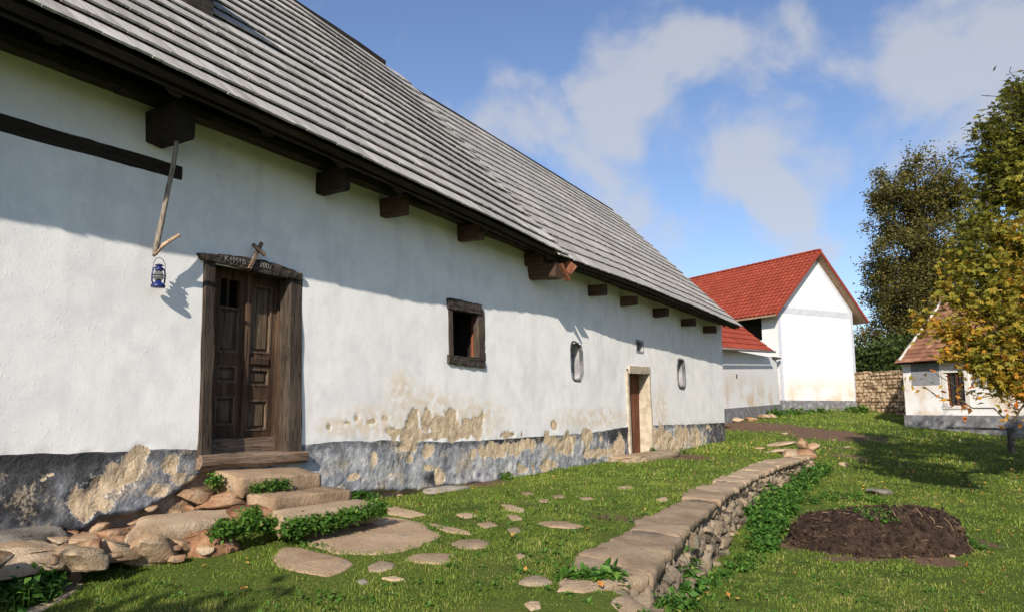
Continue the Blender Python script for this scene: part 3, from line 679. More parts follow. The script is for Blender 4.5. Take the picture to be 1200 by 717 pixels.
L1 = leaf('l', a + .0, um - .004, zlow, ztop, [(*pl_u, *rp(256, 279, 360, 413)[2:]), (*pl_u, *rp(256, 279, 428, 448)[2:]), (*pl_u, *rp(256, 279, 464, 498)[2:])], (*pl_u, *rp(256, 279, 327, 359)[2:]))
L2 = leaf('r', um + .004, HV(330, 420)[0], zlow, ztop, [(*pr_u, *rp(293, 318, 335, 414)[2:]), (*pr_u, *rp(293, 318, 432, 452)[2:]), (*pr_u, *rp(293, 318, 468, 504)[2:])])
mb = MB(); mb.box(um - .028, um + .028, -vd - .03, -vd - .001, zlow, ztop - .02, .9); mb.build('cover_strip', M['wood_door'], L2)
mb = MB(); o_ = rp(256, 279, 327, 359); mb.box(o_[0] + (o_[1] - o_[0]) * .5 - .012, o_[0] + (o_[1] - o_[0]) * .5 + .012, -vd + .005, -vd + .03, o_[2], o_[3]); mb.build('glazing_bar', M['wood_door'], L1)
mb = MB(); beam(mb, L3(a + .0, vd + .03, (zlow + zkick) / 2), L3(HV(333, 420)[0], vd + .03, (zlow + zkick) / 2), (0, 0, 1), .06, zlow - zkick + .0, 12, .004, .1, 530); mb.build('kick_board', M['wood_sill'], house)
mb = MB(); u3 = HV(330, 420)[0]; mb.box(u3 + .002, b + .01, -vd - .01, -vd + .06, zkick, ztop, .6); mb.build('hinge_post', M['wood_door'], house)
# carved lock rail boss and iron handle
mb = MB(); z0, z1 = HV(306, 429)[1], HV(306, 418)[1]; mb.hexa([(pr_u[0], -vd + .002, z0), (pr_u[1], -vd + .002, z0), (pr_u[1], -vd + .002, z1), (pr_u[0], -vd + .002, z1), (pr_u[0] + .03, -vd - .018, z0 + .02), (pr_u[1] - .03, -vd - .018, z0 + .02), (pr_u[1] - .03, -vd - .018, z1 - .02), (pr_u[0] + .03, -vd - .018, z1 - .02)], .2); mb.build('lock_rail', M['wood_door'], L2)
mb = MB(); hu, hz = HV(329, 418, vd); mb.box(hu - .02, hu + .02, -vd - .012, -vd, hz - .08, hz + .1); tube(mb, [(hu, -vd - .01, hz + .03), (hu, -vd - .05, hz + .03), (hu - .09, -vd - .055, hz + .015)], .009); tube(mb, [(hu, -vd - .012, hz - .045), (hu + .02, -vd - .02, hz - .05)], .014); mb.build('handle', M['iron'], L2)
back(a - .2, b + .2, c - .3, d + .3, .34)
# chalk writing on the lintel
def text_obj(body, size, px, py, m, parent, tilt=0.0, voff=.068):
    cu = bpy.data.curves.new('chalk_writing', 'FONT'); cu.body = body; cu.size = size; cu.extrude = .0015; cu.space_character = 1.05
    tmp = bpy.data.objects.new('t', cu); COL.objects.link(tmp); dg = bpy.context.evaluated_depsgraph_get(); me = bpy.data.meshes.new_from_object(tmp.evaluated_get(dg)); bpy.data.objects.remove(tmp)
    me.name = 'chalk_writing'; o = link('chalk_writing', me, m, parent); u, z = wall(px, py, voff)
    o.location = L3(u, float(vw(u, z)) + voff, z); o.rotation_euler = (math.pi / 2 - .0, tilt, 0); return o
text_obj('K+M+B', .075, 263, 305.5, M['chalk'], lint, -.0); text_obj('2007', .075, 304, 312.5, M['chalk'], lint, .06)

# ---- wooden cross on the lintel
uc, zc = wall(299, 300, .09); vc = float(vw(uc, zc)) + .09
cr = thing('wooden_cross', 'small dark wooden cross tilted in front of the lintel over the main door', 'cross', tuple(np.append(uv_to_xy(uc, vc), zc)), HR)
mb = MB(); beam(mb, (-.06, 0, -.14), (.07, .0, .145), (0, -1, 0), .036, .022, 6, .002, .1, 1, .9); mb.build('upright', M['wood_sill'], cr)
mb = MB(); beam(mb, (-.055, -.024, .10), (.1, -.024, .02), (0, -1, 0), .034, .022, 4, .002, .1, 2, .6); mb.build('crossbar', M['wood_sill'], cr)

# ---- small window
a, b, c, d = OPEN['window']
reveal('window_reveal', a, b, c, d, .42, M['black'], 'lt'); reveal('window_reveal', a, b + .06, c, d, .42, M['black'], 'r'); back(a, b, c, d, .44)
mb = MB(); P = [L3(b, float(vw(b, c)) - .02, c), L3(b, -.13, c), L3(b, -.13, d), L3(b, float(vw(b, d)) - .02, d)]; mb.hexa([np.array(p) for p in P] + [np.array(p) + np.array((.05, 0, 0)) for p in P], .6)
mb.build('window_jamb', M['wood_red'], house)
for (x0, x1, s) in [(526, 530, 1), (561, 567, 2)]:
    ua, ub = wall(x0, 390)[0], wall(x1, 390)[0]; um_ = (ua + ub) / 2; mb = MB()
    beam(mb, L3(um_, vw(um_, c) - .04, c - .01), L3(um_, vw(um_, d) - .04, d + .02), (0, -1, 0), ub - ua + .03, .1, 10, .005, .12, 610 + s, .9); mb.build('window_jamb', M['wood_jamb'], house)
extrude_strip('window_lintel', [(524, 349), (535, 350), (550, 354), (567, 357)], [(525, 361), (535, 363), (550, 366), (566, 368)], -.1, .035, M['wood_lintel'], 15, t=.9)
extrude_strip('window_sill', [(525, 415), (540, 417), (555, 418), (569, 419)], [(525, 425), (540, 428), (555, 430), (571, 431)], -.1, .04, M['wood_lintel'], 16, t=.6)
reveal('window_base', a, b, c, d, .42, M['wood_sill'], 'b')

# ---- arched niches with painted rims
def niche(key, rim, depth):
    a, b, c, d = NICH[key]; n = 40; um_, zm = (a + b) / 2, (c + d) / 2; ru, rz = (b - a) / 2, (d - c) / 2
    def ring(k, dv, kz=None):
        V = []
        for i in range(n):
            th = 2 * math.pi * i / n; cx, sz = math.cos(th), math.sin(th)
            x = math.copysign(abs(cx) ** .5, cx) * (ru + k); z = math.copysign(abs(sz) ** .5, sz) * (rz + k)
            V.append(L3(um_ + x, float(vw(um_, zm + z)) + dv, zm + z))
        return V
    w = rim
    R = [ring(w, -.02), ring(w * .9, .014), ring(w * .1, .016), ring(-.012, .004), ring(-.015, -.05)]
    V = sum(R, []); F = [(r * n + i, r * n + (i + 1) % n, (r + 1) * n + (i + 1) % n, (r + 1) * n + i) for r in range(len(R) - 1) for i in range(n)]
    mb = MB(); mb.add(V, F); nf = mb.build('niche_rim', M['grey_rim'], house, True)
    R = [ring(-.014, -.04), ring(-.03, -depth * .5), ring(-.07, -depth)]; V = sum(R, []); F = [(r * n + i, r * n + (i + 1) % n, (r + 1) * n + (i + 1) % n, (r + 1) * n + i) for r in range(2) for i in range(n)] + [tuple(2 * n + i for i in range(n))]
    mb = MB(); mb.add(V, F); mb.build('niche_recess', M['reveal'], nf, True)
niche('n1', .045, .42); niche('n2', .05, .42)
# little putlog hole
a, b, c, d = hole; reveal('vent_hole', a + .0, b, c, d, .2, M['reveal'], 'lrtb'); back(a, b, c, d, .2, M['reveal'], 'hole_back')
# ---- low side door with sandstone frame
a, b, c, d = OPEN['low_door']
extrude_strip('stone_lintel', [(737, 428), (750, 429), (763, 429.5)], [(737, 437), (750, 437.5), (763, 438)], -.15, .025, M['limestone'], 21, jit=.004, sub=8)
mb = MB(); beam(mb, L3(a - .04, vw(a, c) - .04, c - .05), L3(a - .04, vw(a, d) - .04, d), (0, -1, 0), .1, .14, 12, .006, .1, 700, .5); mb.build('stone_jamb', M['limestone'], house)
mb = MB(); beam(mb, L3(b + .02, vw(b, c) - .13, c - .05), L3(b + .02, vw(b, d) - .13, d), (0, -1, 0), .07, .3, 14, .01, .1, 701, .4); mb.build('stone_jamb', M['limestone'], house)
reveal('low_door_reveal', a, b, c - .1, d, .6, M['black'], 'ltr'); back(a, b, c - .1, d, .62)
mb = MB(); u0 = b - .62
for k in range(7): mb.box(a + k * .178, a + .172 + k * .178, .2, .235, c - .05, d - .02, random.random())
mb.build('plank_door', M['wood_red'], house)
# ---- roof hatch (dormer) cut off by the top edge of the picture
def build_dormer():
    u1, z1 = None, None
    best = min(((abs(hitv(249, 27, v)[2] - S('A', hitv(249, 27, v)[0], np.clip((np.interp(hitv(249, 27, v)[0], EA['u'], EA['w']) - v) / (np.interp(hitv(249, 27, v)[0], EA['u'], EA['w']) - RV), 0, 1))[2]), v) for v in np.linspace(.5, -3, 200)))
    v0 = best[1]; u1, _, z1 = hitv(249, 27, v0)
    mb = MB(); u0 = u1 - 1.25; H = .62
    # front boards around a dark opening
    for k in range(8):
        x0 = u0 + k * 1.25 / 8; x1 = x0 + 1.25 / 8 - .006; top_ = z1 + H
        if 1 <= k <= 6: mb.box(x0, x1, -v0 - .01, -v0 + .03, z1 - .05, z1 + .2, random.random()); mb.box(x0, x1, -v0 - .01, -v0 + .03, z1 + .5, top_, random.random())
        else: mb.box(x0, x1, -v0 - .01, -v0 + .03, z1 - .05, top_, random.random())
    dm = mb.build('hatch_front', M['wood_lintel'], house)
    mb = MB(); mb.box(u0 + .02, u0 + .06, -v0 + .03, -v0 + 1.4, z1 - .1, z1 + H); mb.box(u1 - .05, u1 - .01, -v0 + .03, -v0 + 1.4, z1 - .1, z1 + H); mb.box(u0 + .06, u1 - .05, -v0 + .35, -v0 + .38, z1, z1 + H); mb.build('hatch_cheek', M['wood_black'], dm)
    mb = MB(); mb.hexa([(u0 - .15, -v0 - .25, z1 + H - .02), (u1 + .15, -v0 - .25, z1 + H - .02), (u1 + .15, -v0 + 1.6, z1 + H + .35), (u0 - .15, -v0 + 1.6, z1 + H + .35), (u0 - .15, -v0 - .25, z1 + H + .05), (u1 + .15, -v0 - .25, z1 + H + .05), (u1 + .15, -v0 + 1.6, z1 + H + .42), (u0 - .15, -v0 + 1.6, z1 + H + .42)], .5); mb.build('hatch_roof', M['shingle'], dm)
build_dormer()

# ---- forked branch and lantern
def wp(px, py, v): u, _, z = hitv(px, py, v); return np.append(uv_to_xy(u, v), z)
br = thing('forked_branch', 'forked grey branch hanging down the wall from the first joist end', 'branch', tuple(wp(206, 170, .3)), 0)
o0 = np.array(wp(206, 170, .3))
pts = [wp(207, 166, .32), wp(203, 195, .31), wp(197, 222, .3), wp(192, 248, .25), wp(187, 272, .22), wp(183, 290, .19), wp(180, 301, .17)]
mb = MB(); tube(mb, [p - o0 for p in pts], [.02, .021, .021, .022, .023, .026, .012], 8, .6); mb.build('stick', M['wood_grey'], br, True)
pts = [wp(181, 298, .175), wp(188, 290, .2), wp(198, 283, .24), wp(211, 275, .3)]
mb = MB(); tube(mb, [p - o0 for p in pts], [.022, .019, .017, .015], 8, .7); mb.build('side_fork', M['wood_pale'], br, True)
lp = wp(185, 337, .15); sc_ = float(wp(185, 303, .15)[2] - lp[2]) / .305
lan = thing('kerosene_lantern', 'small blue kerosene lantern hanging from the forked branch on the wall', 'lantern', tuple(lp), HR)
def lathe(mb, prof, k=20, t=0.):
    V = []; n = len(prof)
    for (r, z) in prof:
        for j in range(k): V.append((r * math.cos(2 * math.pi * j / k), r * math.sin(2 * math.pi * j / k), z))
    F = [tuple(range(k - 1, -1, -1)), tuple((n - 1) * k + j for j in range(k))] + [(i * k + j, i * k + (j + 1) % k, (i + 1) * k + (j + 1) % k, (i + 1) * k + j) for i in range(n - 1) for j in range(k)]
    mb.add(V, F, t)
s = sc_
mb = MB(); lathe(mb, [(.068 * s, 0), (.072 * s, .01 * s), (.07 * s, .028 * s), (.05 * s, .045 * s), (.032 * s, .055 * s), (.03 * s, .07 * s)]); mb.build('fuel_tank', M['blue_paint'], lan, True)
mb = MB(); lathe(mb, [(.028 * s, .068 * s), (.045 * s, .09 * s), (.05 * s, .115 * s), (.043 * s, .145 * s), (.03 * s, .175 * s)]); mb.build('glass_globe', M['glass'], lan, True)
mb = MB(); lathe(mb, [(.02 * s, .066 * s), (.022 * s, .085 * s), (.008 * s, .1 * s)], 12); mb.build('burner', M['brass'], lan, True)
mb = MB(); lathe(mb, [(.04 * s, .178 * s), (.042 * s, .186 * s), (.026 * s, .2 * s), (.025 * s, .225 * s), (.045 * s, .232 * s), (.04 * s, .24 * s), (.01 * s, .25 * s)]); mb.build('chimney_cap', M['blue_paint'], lan, True)
for sg in (-1, 1):
    mb = MB(); tube(mb, [(sg * .055 * s, 0, .03 * s), (sg * .072 * s, 0, .06 * s), (sg * .074 * s, 0, .13 * s), (sg * .066 * s, 0, .19 * s), (sg * .03 * s, 0, .212 * s)], .0085 * s, 8); mb.build('side_tube', M['blue_paint'], lan, True)
mb = MB(); tube(mb, [(-.07 * s, 0, .19 * s), (-.068 * s, 0, .25 * s), (-.04 * s, 0, .3 * s), (0, 0, .318 * s), (.04 * s, 0, .3 * s), (.068 * s, 0, .25 * s), (.07 * s, 0, .19 * s)], .0028, 5)
for zz in (.1, .13): tube(mb, [(.052 * s * math.cos(t_), .052 * s * math.sin(t_), zz * s) for t_ in np.linspace(0, 2 * math.pi, 17)], .0022, 4)
mb.build('wire_bail', M['iron'], lan, True)

# ================================================================== STEPS, OUTCROP, FLAGSTONES
def slab_obj(name, corners, thick, m, label, cat, group=None, seed=0, bevel=.025, nx=26, ny=12, rough=.01, parent=None):
    """a hewn slab: four top corners (world), rounded arrises, uneven faces"""
    C = [np.array(c, float) for c in corners]; ctr = sum(C) / 4
    V = []; T = []
    def P(a, b): return (C[0] * (1 - a) + C[1] * a) * (1 - b) + (C[3] * (1 - a) + C[2] * a) * b
    lv = [(0.0, -thick), (0.0, -thick * .5), (0.0, -bevel), (bevel * .35, -bevel * .35), (bevel, 0)]
    la = np.linalg.norm(C[1] - C[0]); lb = np.linalg.norm(C[3] - C[0])
    ring = [(i / nx, 0) for i in range(nx)] + [(1, j / ny) for j in range(ny)] + [(1 - i / nx, 1) for i in range(nx)] + [(0, 1 - j / ny) for j in range(ny)]
    n = len(ring)
    for (ins, dz) in lv + [(.5, .0)]:
        for (a, b) in ring:
            if ins == .5: aa, bb = .5 + (a - .5) * .6, .5 + (b - .5) * .6
            else: aa = min(max(a, ins / la), 1 - ins / la); bb = min(max(b, ins / lb), 1 - ins / lb)
            p = P(aa, bb) + np.array([0, 0, dz]); q = p - ctr; q[2] = 0
            k = float(fbm(p[0] * 5, p[1] * 5, p[2] * 5, seed, 3)); f2 = float(fbm(p[0] * 22, p[1] * 22, p[2] * 22, seed + 5, 2))
            p = p + q / max(np.linalg.norm(q), .01) * (k * rough * 3 + f2 * rough * .7) + np.array([0, 0, (k * rough * .8) if dz > -thick * .6 else 0]); V.append(p - ctr)
    V.append(P(.5, .5) - ctr)
    F = [tuple(range(n))[::-1]]; nl = len(lv) + 1
    for r in range(nl - 1):
        for i in range(n): F.append((r * n + i, r * n + (i + 1) % n, (r + 1) * n + (i + 1) % n, (r + 1) * n + i))
    for i in range(n): F.append(((nl - 1) * n + i, (nl - 1) * n + (i + 1) % n, nl * n))
    mb = MB(); mb.add(V, F, random.random()); o = mb.build(name, m, parent, True); o.location = tuple(ctr)
    if label: tag(o, label, cat, group)
    return o
def wv(px, py, v): return wp(px, py, v)
slab_obj('step_stone', [wv(284, 560, .5), wv(377, 555, .52), wv(349, 546, .14), wv(251, 550.5, .14)], .17, M['stone_flag'], 'uppermost sandstone door step, right under the wooden door sill', 'step', 'stone steps up to the door', 3, .014)
slab_obj('step_stone', [wv(321, 583, .88), wv(412, 573.5, .88), wv(384, 569, .5), wv(289, 578, .55)], .15, M['stone_flag'], 'middle sandstone door step, between the uppermost and the weedy lowest one', 'step', 'stone steps up to the door', 4, .016)
slab_obj('step_stone', [wv(328, 604, 1.25), wv(443, 589.5, 1.25), wv(417, 584, .86), wv(318, 597, .9)], .16, M['stone_slab'], 'lowest mossy door step with weeds growing along its front edge', 'step', 'stone steps up to the door', 5, .018)
def rock(px0, px1, py0, py1, v, depth_, m, label, name='boulder', cat='boulder', group=None, seed=0, rz=None, tilt=(0, 0), sq=.38, sub=4, cuts=8, rough=.09):
    pc = wp((px0 + px1) / 2, (py0 + py1) / 2, v); pa = wp(px0, (py0 + py1) / 2, v); pb = wp(px1, (py0 + py1) / 2, v); ptop = wp((px0 + px1) / 2, py0, v); pbt = wp((px0 + px1) / 2, py1, v)
    P, F = rock_v((np.linalg.norm(pb - pa) * 1.22, depth_ * 1.1, (ptop[2] - pbt[2]) * 1.1), HR if rz is None else HR + rz, seed, sub, sq, cuts, rough, tilt)
    mb = MB(); mb.add(P, F, random.random()); o = mb.build(name, m, None, True); o.location = tuple(pc); tag(o, label, cat, group); return o
G = 'rocks at the foot of the house wall'
slab_obj('ledge_stone', [wp(146, 624, .78), wp(262, 609, .8), wp(290, 592, .42), wp(165, 603, .34)], .17, M['stone_warm'], 'long flat stone slab along the plinth left of the door steps', 'stone', G, 11, .05, rough=.022)
rock(121, 150, 619, 637, .62, .3, M['stone_red'], 'small reddish square stone tucked under the left end of the long ledge stone', seed=12, group=G)
rock(150, 205, 622, 661, .78, .4, M['stone_warm'], 'big pointed brown boulder in the grass below the long ledge stone', seed=13, group=G, tilt=(.1, .15))
rock(196, 222, 627, 646, .72, .3, M['stone_warm'], 'small round stone wedged between two boulders under the ledge stone', seed=14, group=G)
rock(219, 266, 619, 648, .86, .42, M['stone_red'], 'reddish boulder nearest the weeds beside the door steps', seed=15, group=G, tilt=(0, -.2))
rock(92, 155, 627, 657, .6, .5, M['stone_warm'], 'wedge shaped brown stone left of the big pointed boulder', seed=16, group=G, tilt=(0, .12))
rock(64, 113, 640, 671, .78, .45, M['stone_slab'], 'squared grey brown block sunk in the grass edge at the foot of the wall', seed=17, group=G, cuts=5)
rock(-20, 73, 632, 672, .62, .55, M['stone_warm'], 'broad pale rock at the left edge under the charcoal plinth', seed=18, group=G, cuts=6)
rock(-60, 64, 622, 650, .2, .4, M['stone_grey'], 'grey mossy ledge projecting from the plinth at the far left edge', seed=19, group=G, cuts=5)
rock(-90, -10, 650, 700, .9, .6, M['stone_warm'], 'brown rock just outside the left picture edge', seed=20, group=G)
rock(66, 135, 622, 645, .35, .5, M['stone_red'], 'flat reddish stone behind the wedge shaped stone under the plinth', seed=28, group=G, cuts=5)
rock(236, 300, 575, 601, .3, .4, M['stone_red'], 'crumbling reddish stones under the left end of the top step', seed=21, group=G)
rock(285, 330, 592, 612, .75, .4, M['stone_red'], 'flat reddish stone propping the middle step', seed=22, group=G)
rock(330, 350, 612, 622, 1.28, .2, M['stone_warm'], 'small tan stone peeping from the weeds under the lowest step', seed=23, group=G, sub=3)
rock(214, 250, 566, 592, .16, .2, M['stone_warm'], 'rough stone exposed in the broken plinth left of the top step', seed=24, group=G)
rock(735, 792, 529, 542, .32, .7, M['stone_slab'], 'worn threshold slab in front of the low side door', 'threshold_stone', 'step', None, 25, sq=.4, cuts=3)
rock(508, 552, 569, 578, .24, .3, M['stone_grey'], 'flat pale stone against the peeling plinth right of the steps', seed=26, group=G, cuts=4)
rock(385, 405, 567, 580, .1, .12, M['stone_grey'], 'crumbling pale mortar lump at the plinth foot beside the steps', seed=27, group=G)

rf = np.random.default_rng(55)
for k, (px, py, v) in enumerate([(70, 634, .35), (112, 640, .85), (150, 650, .72), (207, 640, .85), (60, 655, .85), (118, 618, .3), (205, 600, .2), (225, 596, .22), (245, 585, .2), (262, 592, .35), (275, 598, .5), (300, 603, .8), (130, 652, .95), (205, 655, .95), (240, 645, .98), (85, 625, .15), (45, 626, .15), (345, 606, .95), (180, 596, .14), (160, 612, .16)]):
    P, F = rock_v((rf.uniform(.08, .2), rf.uniform(.08, .16), rf.uniform(.05, .11)), rf.uniform(0, 6), 400 + k, 3, .5, 8, .1, (rf.uniform(-.3, .3), rf.uniform(-.3, .3)))
    mb = MB(); mb.add(P, F, rf.random()); o = mb.build('rubble_stone', M['stone_red'] if k % 2 else M['stone_warm'], None, True); o.location = tuple(wp(px, py, v)); tag(o, 'small broken stone filling a gap between the boulders or below the broken plinth', 'stone', 'small rubble between the boulders')
def flag(pix, label, m='stone_flag', h=.007, seed=0, dome=.005, reg=True, name='flagstone', cat='flagstone', group='flagstones set in the terrace grass', thick=.1):
    W_ = np.array([ground(x, y)[:2] for x, y in pix]); c = W_.mean(0)
    # resample outline smoothly
    P = np.concatenate([W_, W_[:1]]); seg = np.r_[0, np.cumsum(np.hypot(*np.diff(P, axis=0).T))]; n = 60; s_ = np.linspace(0, seg[-1], n + 1)[:-1]
    O = np.stack([np.interp(s_, seg, P[:, 0]), np.interp(s_, seg, P[:, 1])], 1)
    for _ in range(1): O = .5 * O + .25 * (np.roll(O, 1, 0) + np.roll(O, -1, 0))
    R = np.hypot(*(O - c).T)[:, None]; dr = (O - c) / np.maximum(R, 1e-6)
    O = O + dr * (.07 * R.mean() * fbm(O[:, 0] * 6, O[:, 1] * 6, 0, seed, 3))[:, None]
    V = []; lv = [(1.0, -thick), (1.0, -.02), (.97, -.004), (.9, .35), (.8, .7), (.6, .9), (.35, 1), (.15, 1)]
    zc = np.median(gz(O[:, 0], O[:, 1]))
    for (k, hh) in lv:
        Q = c + (O - c) * k; zz = gz(Q[:, 0], Q[:, 1]) + (h + (hh if hh < 0 else hh * dome)) + (.008 * fbm(Q[:, 0] * 5, Q[:, 1] * 5, 0, seed + 3, 4) if hh > -.01 else 0)
        V.append(np.column_stack([Q, zz]))
    V = np.concatenate(V); zc2 = float(V[-n:, 2].mean()); V = np.vstack([V, [c[0], c[1], zc2]]); nl = len(lv)
    F = [(r * n + i, r * n + (i + 1) % n, (r + 1) * n + (i + 1) % n, (r + 1) * n + i) for r in range(nl - 1) for i in range(n)] + [((nl - 1) * n + i, (nl - 1) * n + (i + 1) % n, nl * n) for i in range(n)]
    org = np.array([c[0], c[1], zc]); area = (W_[:, 0] @ np.roll(W_[:, 1], 1) - W_[:, 1] @ np.roll(W_[:, 0], 1))
    if area > 0: F = [f[::-1] for f in F]
    mb = MB(); mb.add(V - org, F, random.random()); o = mb.build(name, M[m], None, True); o.location = tuple(org); tag(o, label, cat, group)
    if reg: POLY_EXC.append(c + (O - c) * .88)
    return o
flag([(349, 629), (375, 620), (400, 612), (440, 606), (470, 606), (498, 613), (519, 629), (495, 638), (478, 646), (443, 651), (400, 650), (365, 641)], 'largest flagstone, broad and tan, just below the lowest door step', seed=1)
flag([(319, 653), (330, 641), (350, 641), (400, 653), (416, 661), (402, 670), (385, 678), (345, 670), (322, 664)], 'nearest big flagstone, lower left of the largest one', seed=2)
flag([(472, 656), (485, 650), (505, 648), (533, 650), (530, 659), (518, 662), (490, 660)], 'pale mid sized flagstone right below the largest one', seed=3)
flag([(525, 637), (540, 632), (560, 631), (576, 635), (568, 642), (550, 644), (535, 643)], 'mid sized flagstone right of the largest one, darker brown', seed=4, m='stone_slab')
flag([(448, 592), (465, 593), (480, 598), (502, 603), (480, 607), (455, 603)], 'narrow flagstone off the right end of the lowest door step', seed=5)
flag([(502, 613), (520, 616), (550, 623), (553, 627), (525, 624), (505, 618)], 'thin sliver of stone running right from above the largest flagstone', seed=6)
flag([(586, 591), (600, 592), (617, 598), (612, 601), (592, 598)], 'small pointed stone in the middle of the terrace grass', seed=7)
flag([(593, 603), (606, 604), (613, 609), (600, 610)], 'small stone just below the pointed one in mid terrace', seed=8)
flag([(627, 613), (645, 610), (665, 612), (686, 617), (670, 620), (645, 618)], 'long flat stone reaching towards the wall coping in mid terrace', seed=9)
flag([(430, 664), (447, 658), (464, 661), (460, 667), (445, 671), (432, 670)], 'brown mossy stone under the largest flagstone', seed=10, m='stone_wall')
flag([(446, 678), (462, 676), (475, 679), (462, 682)], 'thin stone near the bottom, right of the nearest big flagstone', seed=11)
flag([(606, 684), (614, 679), (628, 677), (643, 680), (650, 684), (640, 687), (618, 687)], 'domed mossy stone hump in the grass in front of the wall end', seed=12, m='stone_wall', dome=.02)
flag([(614, 709), (622, 705), (632, 706), (634, 713), (622, 716)], 'small pale stone at the bottom edge of the picture', seed=13)
flag([(418, 682), (426, 679), (432, 683), (424, 686)], 'tiny grey stone below the nearest big flagstone', seed=14, m='stone_grey')
flag([(533, 603), (548, 601), (560, 605), (545, 608)], 'small worn stone in grass above the darker brown flagstone', seed=15)
flag([(558, 614), (575, 612), (584, 616), (568, 619)], 'small worn stone left of the long flat one', seed=16)
flag([(604, 651), (612, 649), (616, 653), (608, 656)], 'tiny stone between the domed hump and mid terrace', seed=17)
flag([(594, 620), (606, 618), (612, 623), (600, 627)], 'small brown stone above the tiny one in mid terrace', seed=18, m='stone_slab')
flag([(610, 577), (622, 576), (626, 579), (614, 580)], 'thin far stone nearest the plinth in the terrace grass', seed=19)
flag([(646, 581), (660, 580), (664, 583), (650, 584)], 'far flat stone right of the thin one near the plinth', seed=20)
flag([(630, 586), (642, 585), (646, 588), (634, 589)], 'far flat stone just below the two near the plinth', seed=21)
flag([(678, 583), (694, 582), (698, 585), (682, 586)], 'pale far stone in the terrace grass before the low door', seed=22)
flag([(722, 571), (738, 569), (744, 572), (728, 574)], 'farthest low stone in the terrace grass before the low door', seed=23)
flag([(768, 585), (780, 582), (784, 586), (774, 588)], 'small stone beside the upper edge of the wall coping', seed=24)
flag([(712, 708), (730, 700), (765, 703), (782, 712), (770, 722), (730, 724)], 'grey flagstone at the bottom edge under the end of the dry stone wall', seed=25, m='stone_slab')
flag([(40, 700), (60, 690), (88, 678), (100, 684), (85, 697), (50, 716), (25, 722)], 'shaded stone at the lower left edge beside the nettles', seed=26, m='stone_slab')
flag([(62, 688), (75, 672), (93, 668), (98, 678), (80, 684)], 'shaded grey stone below the squared block at lower left', seed=27, m='stone_slab')
flag([(552, 641), (560, 639), (566, 641), (558, 644)], 'tiny sunken stone beside the darker brown flagstone', seed=29, m='stone_slab')

